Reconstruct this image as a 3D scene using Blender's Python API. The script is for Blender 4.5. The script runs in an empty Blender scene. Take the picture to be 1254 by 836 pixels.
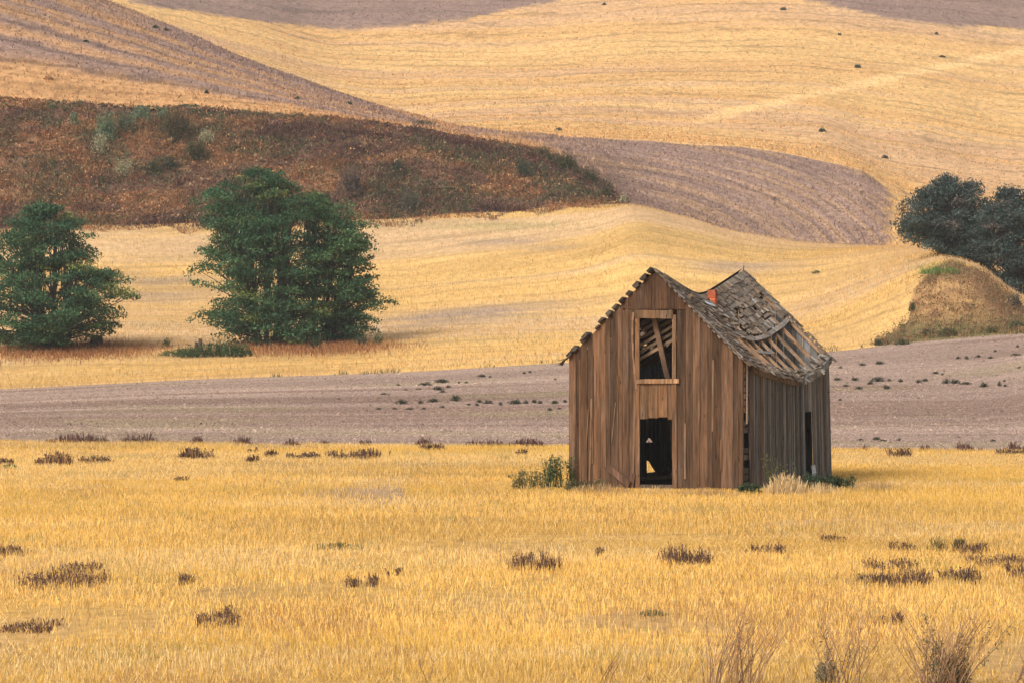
import bpy, math, random
import numpy as np
from mathutils import Vector

rng = np.random.RandomState(7)
random.seed(7)
SC = bpy.context.scene
COL = SC.collection

# ------------------------------------------------------------------ camera model (photo pixels 1254 x 836)
F, CX, HY, CH = 5460.0, 627.0, 370.0, 5.4      # focal length in px, centre column, horizon row, camera height


def zof(y, Y):
    return CH - (y - HY) * Y / F


# ------------------------------------------------------------------ numpy helpers
def lattice(seed):
    return np.random.RandomState(seed).rand(256, 256)


_LAT = {}


def vnoise(x, y, seed=0):
    if seed not in _LAT:
        _LAT[seed] = lattice(1000 + seed)
    L = _LAT[seed]
    x = np.asarray(x, float); y = np.asarray(y, float)
    xi = np.floor(x).astype(int); yi = np.floor(y).astype(int)
    fx = x - xi; fy = y - yi
    fx = fx * fx * (3 - 2 * fx); fy = fy * fy * (3 - 2 * fy)
    a = L[xi & 255, yi & 255]; b = L[(xi + 1) & 255, yi & 255]
    c = L[xi & 255, (yi + 1) & 255]; d = L[(xi + 1) & 255, (yi + 1) & 255]
    return (a * (1 - fx) + b * fx) * (1 - fy) + (c * (1 - fx) + d * fx) * fy


def fbm(x, y, seed=0, octv=4):
    s = 0; a = .5; t = 0
    for o in range(octv):
        s = s + a * vnoise(x * 2 ** o + 13.7 * o, y * 2 ** o + 7.3 * o, seed + o); t += a; a *= .5
    return s / t


def sstep(a, b, x):
    t = np.clip((x - a) / (b - a), 0, 1)
    return t * t * (3 - 2 * t)


def mixc(c, d, t):
    return c * (1 - t[..., None]) + np.asarray(d) * t[..., None]


def slopes(X, Z):
    h = np.diff(X, axis=-1); d = np.diff(Z, axis=-1) / h
    m = np.zeros_like(Z)
    h0, h1, d0, d1 = h[..., :-1], h[..., 1:], d[..., :-1], d[..., 1:]
    w1 = 2 * h1 + h0; w2 = h1 + 2 * h0
    ok = d0 * d1 > 0
    with np.errstate(all='ignore'):
        mm = (w1 + w2) / (w1 / d0 + w2 / d1)
    m[..., 1:-1] = np.where(ok, mm, 0)
    m[..., 0] = d[..., 0]; m[..., -1] = d[..., -1]
    return m


def hermite(x0, x1, z0, z1, m0, m1, x):
    h = x1 - x0; t = (x - x0) / h
    return ((2 * t ** 3 - 3 * t ** 2 + 1) * z0 + (t ** 3 - 2 * t ** 2 + t) * h * m0
            + (-2 * t ** 3 + 3 * t ** 2) * z1 + (t ** 3 - t ** 2) * h * m1)


def curve(pts):
    P = np.array(pts, float); X = P[:, 0]; Z = P[:, 1]
    M = slopes(X[None], Z[None])[0]; M[0] = M[-1] = 0

    def f(x):
        x = np.clip(np.asarray(x, float), X[0], X[-1])
        i = np.clip(np.searchsorted(X, x) - 1, 0, len(X) - 2)
        return hermite(X[i], X[i + 1], Z[i], Z[i + 1], M[i], M[i + 1], x)
    return f


def mesh_np(name, V, F4=None, F3=None, col=None, mat=None, parent=None, smooth=False, attrs=None):
    me = bpy.data.meshes.new(name)
    V = np.asarray(V, np.float32)
    me.vertices.add(len(V)); me.vertices.foreach_set('co', V.ravel())
    idx = []; tot = []
    if F4 is not None and len(F4):
        F4 = np.asarray(F4, np.int32); idx.append(F4.ravel()); tot.append(np.full(len(F4), 4, np.int32))
    if F3 is not None and len(F3):
        F3 = np.asarray(F3, np.int32); idx.append(F3.ravel()); tot.append(np.full(len(F3), 3, np.int32))
    idx = np.concatenate(idx); tot = np.concatenate(tot)
    me.loops.add(len(idx)); me.loops.foreach_set('vertex_index', idx)
    me.polygons.add(len(tot))
    st = np.concatenate([[0], np.cumsum(tot)[:-1]]).astype(np.int32)
    me.polygons.foreach_set('loop_start', st)
    me.polygons.foreach_set('use_smooth', np.full(len(tot), bool(smooth)))
    me.update(calc_edges=True)
    if col is not None:
        a = me.attributes.new('Col', 'FLOAT_COLOR', 'POINT')
        c = np.ones((len(V), 4), np.float32); c[:, :3] = col
        a.data.foreach_set('color', c.ravel())
    for k, v in (attrs or {}).items():
        a = me.attributes.new(k, 'FLOAT', 'POINT'); a.data.foreach_set('value', np.asarray(v, np.float32))
    if mat:
        me.materials.append(mat)
    me.validate()
    o = bpy.data.objects.new(name, me); COL.objects.link(o)
    if parent:
        o.parent = parent
    return o


def tag(o, label=None, cat=None, group=None, kind=None):
    if label: o['label'] = label
    if cat: o['category'] = cat
    if group: o['group'] = group
    if kind: o['kind'] = kind
    return o


def empty(name, loc, label, cat, group=None, rz=0):
    o = bpy.data.objects.new(name, None); COL.objects.link(o)
    o.empty_display_size = .3
    o.location = loc; o.rotation_euler = (0, 0, rz)
    return tag(o, label, cat, group)


# ------------------------------------------------------------------ materials
def new_mat(name):
    m = bpy.data.materials.new(name); m.use_nodes = True
    nt = m.node_tree; nt.nodes.clear()
    return m, nt


def N(nt, t, **kw):
    n = nt.nodes.new(t)
    for k, v in kw.items():
        if k.startswith('i_'):
            n.inputs[k[2:].replace('_', ' ')].default_value = v
        else:
            setattr(n, k, v)
    return n


def maprange(nt, src, a, b, lo, hi):
    n = N(nt, 'ShaderNodeMapRange'); n.inputs[1].default_value = a; n.inputs[2].default_value = b
    n.inputs[3].default_value = lo; n.inputs[4].default_value = hi
    nt.links.new(src, n.inputs[0]); return n.outputs[0]


def math_(nt, op, a, b):
    n = N(nt, 'ShaderNodeMath', operation=op)
    for i, v in enumerate((a, b)):
        if isinstance(v, (int, float)): n.inputs[i].default_value = v
        else: nt.links.new(v, n.inputs[i])
    return n.outputs[0]


def noise(nt, vec, scale, detail=3, rough=.55, dist=0):
    n = N(nt, 'ShaderNodeTexNoise'); n.inputs['Scale'].default_value = scale
    n.inputs['Detail'].default_value = detail; n.inputs['Roughness'].default_value = rough
    n.inputs['Distortion'].default_value = dist
    nt.links.new(vec, n.inputs['Vector']); return n.outputs['Fac']


def mapping(nt, vec, sc):
    n = N(nt, 'ShaderNodeMapping'); n.inputs['Scale'].default_value = sc
    nt.links.new(vec, n.inputs['Vector']); return n.outputs[0]


def scale_color(nt, col, fac):
    n = N(nt, 'ShaderNodeVectorMath', operation='SCALE')
    nt.links.new(col, n.inputs[0]); nt.links.new(fac, n.inputs['Scale']); return n.outputs[0]


def ground_mat(name, fine, fine_amp, line_amp, big_amp, bump, lf=1.0, spacing=0, dark=.75):
    m, nt = new_mat(name)
    col = N(nt, 'ShaderNodeAttribute', attribute_name='Col').outputs['Color']
    row = N(nt, 'ShaderNodeAttribute', attribute_name='rowc').outputs['Fac']
    geo = N(nt, 'ShaderNodeNewGeometry').outputs['Position']
    f1 = noise(nt, mapping(nt, geo, (fine, fine * .4, fine)), 1, 4, .65)
    sx = N(nt, 'ShaderNodeSeparateXYZ'); nt.links.new(geo, sx.inputs[0])
    cb = N(nt, 'ShaderNodeCombineXYZ')
    nt.links.new(math_(nt, 'MULTIPLY', sx.outputs[0], .012), cb.inputs[0])
    nt.links.new(math_(nt, 'MULTIPLY', row, .17 * lf), cb.inputs[1])
    f2 = noise(nt, cb.outputs[0], 1, 5, .7)
    f3 = noise(nt, geo, .035, 4, .6)
    a = maprange(nt, f1, .25, .75, 1 - fine_amp, 1 + fine_amp)
    b = maprange(nt, f2, .3, .7, 1 - line_amp, 1 + line_amp)
    c = maprange(nt, f3, .3, .7, 1 - big_amp, 1 + big_amp)
    fac = math_(nt, 'MULTIPLY', math_(nt, 'MULTIPLY', a, b), c)
    if spacing:
        # harvest and tillage lines: thin wandering lines at a regular spacing along the slope
        wob = math_(nt, 'MULTIPLY', noise(nt, mapping(nt, geo, (.014, .014, .014)), 1, 5, .68), 3.6)
        ph = math_(nt, 'ADD', math_(nt, 'MULTIPLY', row, 1 / spacing), wob)
        fr = math_(nt, 'ABSOLUTE', math_(nt, 'SUBTRACT', math_(nt, 'FRACT', ph, 0), .5), 0)
        ln = maprange(nt, fr, .05, .17, 1, 0)
        gate = maprange(nt, noise(nt, mapping(nt, geo, (.02, .04, .04)), 1, 4, .7), .38, .56, 0, 1)
        k = math_(nt, 'SUBTRACT', 1, math_(nt, 'MULTIPLY', math_(nt, 'MULTIPLY', ln, gate), 1 - dark))
        fac = math_(nt, 'MULTIPLY', fac, k)
    cc = scale_color(nt, col, fac)
    bs = N(nt, 'ShaderNodeBsdfPrincipled'); bs.inputs['Roughness'].default_value = 1
    bs.inputs['Specular IOR Level'].default_value = .05
    nt.links.new(cc, bs.inputs['Base Color'])
    bp = N(nt, 'ShaderNodeBump'); bp.inputs['Strength'].default_value = bump; bp.inputs['Distance'].default_value = .15
    nt.links.new(f1, bp.inputs['Height']); nt.links.new(bp.outputs[0], bs.inputs['Normal'])
    o = N(nt, 'ShaderNodeOutputMaterial'); nt.links.new(bs.outputs[0], o.inputs[0])
    return m


def leaf_mat(name, trans=.3, rough=.7):
    m, nt = new_mat(name)
    col = N(nt, 'ShaderNodeAttribute', attribute_name='Col').outputs['Color']
    geo = N(nt, 'ShaderNodeNewGeometry').outputs['Position']
    f = maprange(nt, noise(nt, geo, 9, 2), .3, .7, .8, 1.2)
    cc = scale_color(nt, col, f)
    bs = N(nt, 'ShaderNodeBsdfPrincipled'); bs.inputs['Roughness'].default_value = rough
    bs.inputs['Specular IOR Level'].default_value = .2
    nt.links.new(cc, bs.inputs['Base Color'])
    tr = N(nt, 'ShaderNodeBsdfTranslucent'); nt.links.new(cc, tr.inputs[0])
    mx = N(nt, 'ShaderNodeMixShader'); mx.inputs[0].default_value = trans
    nt.links.new(bs.outputs[0], mx.inputs[1]); nt.links.new(tr.outputs[0], mx.inputs[2])
    o = N(nt, 'ShaderNodeOutputMaterial'); nt.links.new(mx.outputs[0], o.inputs[0])
    return m


def wood_mat(name, sc=(14, 14, .9), lo=.38, hi=1.55, knots=True, rough=.9):
    m, nt = new_mat(name)
    col = N(nt, 'ShaderNodeAttribute', attribute_name='Col').outputs['Color']
    seed = N(nt, 'ShaderNodeAttribute', attribute_name='seed').outputs['Fac']
    tc = N(nt, 'ShaderNodeTexCoord').outputs['Object']
    off = N(nt, 'ShaderNodeCombineXYZ')
    nt.links.new(seed, off.inputs[0]); nt.links.new(seed, off.inputs[2])
    ad = N(nt, 'ShaderNodeVectorMath', operation='ADD')
    nt.links.new(tc, ad.inputs[0]); nt.links.new(off.outputs[0], ad.inputs[1])
    v = ad.outputs[0]
    g = noise(nt, mapping(nt, v, sc), 1.6, 5, .62, .4)
    big = noise(nt, mapping(nt, v, tuple(s * .12 for s in sc)), 1.6, 3, .5)
    a = maprange(nt, g, .28, .72, lo, hi)
    b = maprange(nt, big, .3, .7, .6, 1.4)
    fac = math_(nt, 'MULTIPLY', a, b)
    if knots:
        vo = N(nt, 'ShaderNodeTexVoronoi'); vo.inputs['Scale'].default_value = 1
        nt.links.new(mapping(nt, v, (4.2, 4.2, 1.6)), vo.inputs['Vector'])
        k = maprange(nt, vo.outputs['Distance'], .05, .13, .35, 1)
        fac = math_(nt, 'MULTIPLY', fac, k)
    cc = scale_color(nt, col, fac)
    # bleached grey streaks where the grain has weathered
    gr = N(nt, 'ShaderNodeMix', data_type='RGBA')
    st = maprange(nt, noise(nt, mapping(nt, v, tuple(s * .45 for s in sc)), 1.3, 4, .6), .52, .72, 0, .45)
    nt.links.new(st, gr.inputs[0]); nt.links.new(cc, gr.inputs[6])
    hs = N(nt, 'ShaderNodeHueSaturation'); hs.inputs['Saturation'].default_value = .45; hs.inputs['Value'].default_value = 1.3
    nt.links.new(cc, hs.inputs['Color']); nt.links.new(hs.outputs[0], gr.inputs[7])
    bs = N(nt, 'ShaderNodeBsdfPrincipled'); bs.inputs['Roughness'].default_value = rough
    bs.inputs['Specular IOR Level'].default_value = .15
    nt.links.new(gr.outputs[2], bs.inputs['Base Color'])
    bp = N(nt, 'ShaderNodeBump'); bp.inputs['Strength'].default_value = .6; bp.inputs['Distance'].default_value = .02
    nt.links.new(g, bp.inputs['Height']); nt.links.new(bp.outputs[0], bs.inputs['Normal'])
    o = N(nt, 'ShaderNodeOutputMaterial'); nt.links.new(bs.outputs[0], o.inputs[0])
    return m


M_NEAR = ground_mat('stubble litter', 3.0, .35, .18, .15, .4)
M_SOIL = ground_mat('tilled soil', 3.2, .34, .15, .08, .9, 3.2, 7, .86)
M_MID = ground_mat('mown stubble slope', 1.6, .25, .15, .12, .5, 1.4, 9, .8)
M_BANK = ground_mat('scrub bank soil', 1.2, .4, .1, .3, .6)
M_HILL = ground_mat('stubble hill', 1.1, .45, .2, .10, .8, 3.0, 8, .62)
M_FAR = ground_mat('far stubble hill', .8, .42, .11, .07, .7, 1.6, 17, .70)
M_STRAW = leaf_mat('dry straw', .25, .8)
M_LEAF = leaf_mat('green leaves', .3, .6)
M_DRY = leaf_mat('dry weed stalks', .15, .9)
M_CLOD = ground_mat('soil clods', 9, .2, 0, .1, .3)
M_WOOD = wood_mat('weathered brown boards')
M_GREY = wood_mat('weathered grey boards', (16, 16, .8), .35, 1.55)
M_BEAM = wood_mat('old beams', (5, 5, 5), .7, 1.25, False)
M_SHING = wood_mat('weathered shingles', (9, 4, 4), .65, 1.3, False)
M_BARK = wood_mat('bark', (6, 6, 2), .5, 1.3, False)

# ------------------------------------------------------------------ terrain
c1 = curve([(-300, 540), (0, 540), (300, 543), (690, 546), (1030, 549), (1254, 551), (1600, 552)])
c2 = curve([(-300, 486), (0, 476), (250, 464), (500, 455), (690, 444), (860, 436), (1020, 430), (1100, 421), (1254, 409), (1600, 400)])
c3 = curve([(-300, 424), (0, 421), (400, 419), (640, 410), (920, 404), (1000, 392), (1060, 372), (1120, 346), (1160, 330), (1190, 336), (1254, 384), (1400, 396), (1600, 396)])
Y3 = curve([(-300, 342), (900, 342), (1060, 328), (1150, 318), (1300, 316), (1600, 316)])
c4 = curve([(-300, 284), (0, 281), (150, 278), (250, 274), (465, 270), (600, 259), (700, 251), (760, 249), (830, 263), (900, 283), (1000, 298), (1050, 301), (1100, 303), (1150, 309), (1254, 332), (1600, 345)])
Y4 = curve([(-300, 460), (465, 460), (760, 468), (1000, 455), (1150, 440), (1254, 430), (1600, 430)])
c5 = curve([(-300, 110), (0, 120), (120, 127), (240, 135), (400, 146), (500, 157), (580, 172), (640, 181), (700, 203), (735, 226), (765, 248), (800, 262), (830, 270), (900, 291), (1000, 306), (1050, 309), (1100, 311), (1150, 318), (1254, 340), (1600, 352)])
Y5 = curve([(-300, 492), (500, 492), (640, 500), (700, 504), (765, 508), (830, 512), (1600, 500)])
c6 = curve([(-300, -170), (-100, -110), (0, -62), (125, 0), (210, 36), (300, 74), (420, 119), (480, 140), (540, 156), (600, 164), (700, 168), (800, 174), (900, 182), (1000, 196), (1050, 209), (1090, 232), (1130, 250), (1254, 262), (1600, 270)])
Y6 = curve([(-300, 720), (125, 700), (300, 650), (480, 575), (540, 575), (620, 640), (800, 690), (1000, 690), (1090, 650), (1254, 610), (1600, 610)])
c7 = curve([(-300, -130), (0, -30), (125, 28), (300, 98), (420, 140), (500, 160), (560, 158), (700, 158), (800, 163), (1000, 180), (1090, 205), (1254, 228), (1600, 235)])
Y7 = curve([(-300, 840), (300, 780), (480, 690), (600, 710), (800, 760), (1090, 740), (1600, 720)])
c8 = curve([(-300, -60), (125, 8), (300, 52), (420, 80), (600, 82), (800, 74), (950, 72), (1100, 84), (1254, 106), (1600, 120)])
Y8 = curve([(-300, 1020), (1600, 1020)])
c9 = curve([(-300, -150), (1600, -150)])
Y9 = curve([(-300, 1560), (1600, 1560)])

cols = np.concatenate([np.arange(-2600, -160, 40), np.arange(-160, 1414, 2.0), np.arange(1420, 3860, 40)])


def knots(px):
    p = np.asarray(px, float)
    y1 = c1(p); YY = [np.full_like(p, 38.0), F * CH / (y1 - HY)]
    ZZ = [np.zeros_like(p), np.zeros_like(p)]
    for cy, cY in ((c2, curve([(-300, 300), (1600, 296)])), (c3, Y3), (c4, Y4), (c5, Y5), (c6, Y6), (c7, Y7), (c8, Y8), (c9, Y9)):
        Yk = cY(p); YY.append(Yk); ZZ.append(zof(cy(p), Yk))
    YY.append(np.full_like(p, 1750.0)); ZZ.append(ZZ[-1] - 10)
    return np.stack(YY, -1), np.stack(ZZ, -1)


def relief(X, Y):
    a = sstep(60, 110, Y) * .10 * sstep(260, 170, Y) * 0
    b = sstep(330, 520, Y)
    return b * (fbm(X * .03, Y * .03, 31, 3) - .5) * 1.6 + b * (fbm(X * .2, Y * .2, 35, 2) - .5) * .3


def zcol(px, Y):
    KY, KZ = knots(px); M = slopes(KY, KZ)
    i = np.clip((KY < Y[..., None]).sum(-1) - 1, 0, KY.shape[-1] - 2)
    g = lambda A, j: np.take_along_axis(A, j[..., None], -1)[..., 0]
    return hermite(g(KY, i), g(KY, i + 1), g(KZ, i), g(KZ, i + 1), g(M, i), g(M, i + 1), Y), i


def height(X, Y):
    X = np.asarray(X, float); Y = np.asarray(Y, float)
    px = CX + F * X / Y
    z, i = zcol(px, Y)
    return z + relief(X, Y)


def at(px, py, tol=0):
    """the ground point that the photo shows at a pixel"""
    Y = np.concatenate([np.arange(50, 600, .5), np.arange(600, 1600, 2.0)])
    p = np.full_like(Y, float(px))
    X = (p - CX) / F * Y
    z = height(X, Y)
    ys = HY + (CH - z) * F / Y
    k = int(np.argmax(ys <= py))
    return Vector((X[k], Y[k], z[k])), F / Y[k]


def worn_mask(px, py, X, Y):
    m = np.exp(-((px - 570) / 120) ** 2 - ((py - 386 + (px - 570) * .10) / 9) ** 2) + .6 * np.exp(-((px - 200) / 60) ** 2 - ((py - 352) / 24) ** 2) \
        + .7 * np.exp(-((px - 660) / 100) ** 2 - ((py - 300 - (px - 660) * .05) / 6) ** 2) + .7 * np.exp(-((px - 900) / 60) ** 2 - ((py - 325) / 9) ** 2)
    return np.clip(m * 1.3, 0, 1) * sstep(.36, .56, fbm(X * .10, Y * .16, 51))


STRAW = np.array((.68, .41, .135)); STRAW2 = np.array((.76, .505, .165)); SOIL = np.array((.315, .222, .178))
SLOPE = np.array((.735, .465, .175)); FARG = np.array((.72, .445, .18)); SOIL2 = np.array((.30, .195, .155))
BANK = np.array((.17, .10, .065))


def soil_tint(X, Y, c):
    c = mixc(c, SOIL * np.array((1.2, 1.21, 1.21)), .9 * sstep(.47, .60, fbm(X * .016, Y * .075, 15)))
    c = mixc(c, SOIL * np.array((.76, .71, .68)), .8 * sstep(.50, .66, fbm(X * .02, Y * .10, 19)))
    c = mixc(c, np.array((.30, .24, .14)), .5 * sstep(.6, .75, fbm(X * .06, Y * .1, 23)))
    for x0, y0, sl in ((-30., 252., .16), (-16., 262., .22), (-36., 226., .08)):      # pale wheel tracks
        c = mixc(c, SOIL * np.array((1.45, 1.48, 1.5)), .8 * sstep(1.5, .3, np.abs(Y - y0 - sl * (X - x0) - 4 * (fbm(X * .03, X * 0 + y0, 27) - .5))) * sstep(x0 - 14, x0 - 4, X) * sstep(x0 + 34, x0 + 18, X))
    return c


nrows = [26, 60, 40, 90, 90, 110, 24, 60, 110, 6]
KY, KZ = knots(cols); MM = slopes(KY, KZ)
bandrows = []
rowY, rowZ, rowB, rowT = [], [], [], []
for b, n in enumerate(nrows):
    for r in range(n):
        t = r / n
        Yv = KY[:, b] + (KY[:, b + 1] - KY[:, b]) * t
        rowY.append(Yv)
        rowZ.append(hermite(KY[:, b], KY[:, b + 1], KZ[:, b], KZ[:, b + 1], MM[:, b], MM[:, b + 1], Yv))
        rowB.append(b); rowT.append(t)
rowY.append(KY[:, -1]); rowZ.append(KZ[:, -1]); rowB.append(len(nrows) - 1); rowT.append(1.)
TY = np.array(rowY); TZ = np.array(rowZ); TB = np.array(rowB); TT = np.array(rowT)
TX = (cols[None] - CX) / F * TY
TZ = TZ + relief(TX, TY)
PXg = np.repeat(cols[None], len(TY), 0)
PYg = HY + (CH - TZ) * F / TY



def poly_mask(px, py, poly):
    inside = np.zeros(px.shape, bool); j = len(poly) - 1
    for i in range(len(poly)):
        xi, yi = poly[i]; xj, yj = poly[j]
        c = ((yi > py) != (yj > py)) & (px < (xj - xi) * (py - yi) / (yj - yi + 1e-9) + xi)
        inside ^= c; j = i
    return inside.astype(float)


n1 = fbm(TX * .05, TY * .05, 3); n2 = fbm(TX * .35, TY * .2, 9)
COLG = np.zeros(TX.shape + (3,)); ROWC = np.zeros(TX.shape)
for r in range(len(TY)):
    b, t = TB[r], TT[r]; px = PXg[r]; py = PYg[r]; X = TX[r]; Y = TY[r]; nn = n1[r]; nf = n2[r]
    ROWC[r] = np.median(KY[:, b]) + t * np.median(KY[:, b + 1] - KY[:, b])
    one = np.ones(len(px))
    if b == 0:
        c = one[:, None] * STRAW * .8
        c = mixc(c, SOIL * 1.1, .25 * sstep(.45, .7, nf))
        c = mixc(c, SOIL * 1.1, .8 * np.exp(-((px - 480) / 120) ** 2 - ((Y - 126) / 6) ** 2) * sstep(.38, .5, fbm(X * .5, Y * .2, 207)))
        ROWC[r] = Y
    elif b == 1:
        c = one[:, None] * SOIL
        c = soil_tint(X, Y, c)
        ROWC[r] = Y
    elif b in (2, 3):
        c = one[:, None] * SLOPE
        c = mixc(c, SLOPE * .78, .8 * sstep(.4, .65, nn))
        c = mixc(c, np.array((.60, .41, .25)), .7 * sstep(.48, .62, fbm(X * .015, Y * .06, 57)))
        c = mixc(c, SOIL * np.array((1.15, 1.2, 1.2)), .85 * worn_mask(px, py, X, Y))
        mound = poly_mask(px + 14 * (nf - .5), py + 10 * (nf - .5), [(1066, 424), (1112, 392), (1124, 345), (1165, 322), (1205, 338), (1262, 384), (1400, 395), (1400, 430)])
        c = mixc(c, np.array((.30, .165, .085)), mound * (.95 - .3 * sstep(.4, .7, nf)))
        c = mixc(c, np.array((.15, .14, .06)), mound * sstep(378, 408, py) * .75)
        rust = np.exp(-((px - 95) / 95) ** 2 - ((py - 424) / 9) ** 2) + np.exp(-((px - 380) / 85) ** 2 - ((py - 424) / 9) ** 2)
        c = mixc(c, np.array((.30, .13, .055)), np.clip(rust, 0, 1) * .9)
        green = np.exp(-((px - 1150) / 26) ** 2 - ((py - 331) / 7) ** 2) + .6 * np.exp(-((px - 610) / 80) ** 2 - ((py - 277) / 5) ** 2)
        c = mixc(c, np.array((.16, .20, .06)), np.clip(green, 0, 1) * .7)
    elif b == 4:
        s = sstep(770, 750, px)
        ROWC[r] = np.where(px > 772, 260 * np.sqrt(((px - 600) / 490) ** 2 + ((py - 330) / 165) ** 2), ROWC[r])
        c = mixc(one[:, None] * SOIL2, BANK, s)
        c = mixc(c, np.array((.30, .17, .085)), s * sstep(.45, .65, nf) * .7)
        c = mixc(c, STRAW2, sstep(1080, 1100, px))
    elif b == 5:
        left = sstep(600, 520, px)
        yc, yr = c5(px), c6(px)
        q = (yc - py) / np.maximum(yc - yr, 4) + .10 * (fbm(X * .02, Y * .01, 61, 4) - .5) + .05 * (nf - .5)
        bnd = lambda lo, hi, e=.03: sstep(lo - e, lo + e, q) * sstep(hi + e, hi - e, q)
        st = np.maximum.reduce([bnd(.23, .42), .55 * bnd(.10, .15, .02), .75 * bnd(.50, .56, .02), .6 * bnd(.64, .68, .02), .85 * bnd(.74, .82, .02), bnd(.88, 1.2) * sstep(150, 280, px) + .4 * bnd(.9, 1.2) * sstep(280, 150, px)])
        st = np.clip(.32 + st * (.75 + .6 * fbm(X * .06, Y * .05, 67, 3)), 0, 1)
        gold = FARG * np.array((.76, .68, .75))
        c = mixc(one[:, None] * gold, SOIL2 * 1.05, st * sstep(555, 520, px))
        ell = 260 * np.sqrt(((px - 600) / 490) ** 2 + ((py - 330) / 165) ** 2)
        ROWC[r] = np.where(px > 585, ell, ROWC[r])
        edge = sstep(1078, 1102, px + 34 * (nf - .5) + 12 * (n1[r] - .5))
        sl = mixc(one[:, None] * SOIL2, SOIL2 * 1.3, .7 * sstep(.42, .62, fbm(X * .03, ROWC[r] * .14, 71)))
        sl = mixc(sl, FARG, .30 * sstep(.5, .7, fbm(X * .08, ROWC[r] * .35, 77)) * one)
        sl = mixc(sl, FARG, edge)
        c = mixc(sl, c, left)
        strip = sstep(.14, .05, t + .06 * (nf - .5)) * sstep(720, 660, px)
        c = mixc(c, gold, strip)
        gs = np.exp(-((px - 530) / 45) ** 2) * sstep(.8, 1., t)
        c = mixc(c, np.array((.22, .17, .09)), gs * .8)
    else:
        c = one[:, None] * FARG
        c = mixc(c, FARG * np.array((.9, .83, .8)), .7 * sstep(.42, .62, fbm(X * .006, ROWC[r] * .03, 81)))
        c = mixc(c, SOIL2 * 1.7, .35 * sstep(.5, .68, fbm(X * .008, ROWC[r] * .05, 85)))
        jit = 5 * (nf - .5) + 5 * (nn - .5)
        topL = np.interp(px, [100, 160, 200, 300, 420, 500, 560, 630, 690, 720], [-60, 5, 9, 24, 37, 33, 26, 12, 0, -20])
        topR = np.interp(px, [950, 985, 1040, 1100, 1180, 1254, 1400], [-20, 0, 13, 24, 33, 37, 40])
        c = mixc(c, SOIL2 * .93, np.maximum(sstep(topL + 1, topL - 2, py + jit) * sstep(80, 200, px), sstep(topR + 1, topR - 2, py + jit)))
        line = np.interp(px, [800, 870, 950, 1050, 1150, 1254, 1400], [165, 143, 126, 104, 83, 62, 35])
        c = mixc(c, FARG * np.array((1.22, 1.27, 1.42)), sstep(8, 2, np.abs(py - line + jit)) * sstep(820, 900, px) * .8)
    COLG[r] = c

NC = len(cols)


def band_obj(name, bands, mat, c0=None, c1_=None):
    """rows of these bands; optionally columns c0..c1_ only"""
    rows = [i for i in range(len(TB)) if TB[i] in bands]
    r0, r1 = rows[0], min(rows[-1] + 1, len(TB) - 1)
    a = 0 if c0 is None else int(np.argmin(abs(cols - c0))); z = NC - 1 if c1_ is None else int(np.argmin(abs(cols - c1_)))
    sl = (slice(r0, r1 + 1), slice(a, z + 1))
    nr, nc = r1 - r0 + 1, z - a + 1
    V = np.stack([TX[sl], TY[sl], TZ[sl]], -1).reshape(-1, 3)
    i = np.arange(nr - 1)[:, None] * nc + np.arange(nc - 1)[None]
    Fq = np.stack([i, i + 1, i + nc + 1, i + nc], -1).reshape(-1, 4)
    # colour rows shared with the next band come from this band's own last row
    C = COLG[sl].copy()
    if TB[r1] not in bands: C[-1] = C[-2]
    o = mesh_np(name, V, Fq, col=C.reshape(-1, 3), mat=mat, smooth=True, attrs={'rowc': ROWC[sl].ravel()})
    return tag(o, kind='structure')


tag(band_obj('stubble_field', [0], M_NEAR), 'flat golden stubble field in front of and around the ruined house')
tag(band_obj('ploughed_field', [1], M_SOIL), 'flat bare ploughed field behind the ruined house')
tag(band_obj('golden_slope', [2, 3], M_MID), 'golden mown slope rising behind the trees and house')
tag(band_obj('scrub_bank', [4], M_BANK, None, 772), 'steep brown scrub bank below the upper hill')
tag(band_obj('valley', [4], M_FAR, 772, None), 'brown ploughed dip behind the golden slope')
tag(band_obj('striped_hill', [5], M_HILL), 'upper hill striped in straw and ploughed soil')
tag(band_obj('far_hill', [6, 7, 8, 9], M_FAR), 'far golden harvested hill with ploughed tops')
# the ground under and behind the camera
V = np.array([(-220, -160, 0), (220, -160, 0), (220, 38, 0), (-220, 38, 0)], float)
tag(mesh_np('roadside_ground', V, [(0, 1, 2, 3)], col=np.tile(STRAW * .8, (4, 1)), mat=M_NEAR, attrs={'rowc': [0, 0, 9, 9]}), 'stubble ground near the viewer', kind='structure')


# ------------------------------------------------------------------ blades, leaves, tufts
def blades(P, h, w, lean, az, col, topw=.5, face=None):
    """upright strips: (n,3) bases -> verts, quads, colours"""
    n = len(P); fa = rng.uniform(0, 2 * np.pi, n) if face is None else face
    dx = np.cos(fa) * w / 2; dy = np.sin(fa) * w / 2
    tx = np.cos(az) * lean * h; ty = np.sin(az) * lean * h
    V = np.zeros((n, 4, 3))
    V[:, 0] = P; V[:, 0, 0] -= dx; V[:, 0, 1] -= dy
    V[:, 1] = P; V[:, 1, 0] += dx; V[:, 1, 1] += dy
    T = P + np.stack([tx, ty, h], -1)
    V[:, 2] = T; V[:, 2, 0] += dx * topw; V[:, 2, 1] += dy * topw
    V[:, 3] = T; V[:, 3, 0] -= dx * topw; V[:, 3, 1] -= dy * topw
    return V.reshape(-1, 3), np.arange(n * 4).reshape(-1, 4), np.repeat(col, 4, 0)


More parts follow.
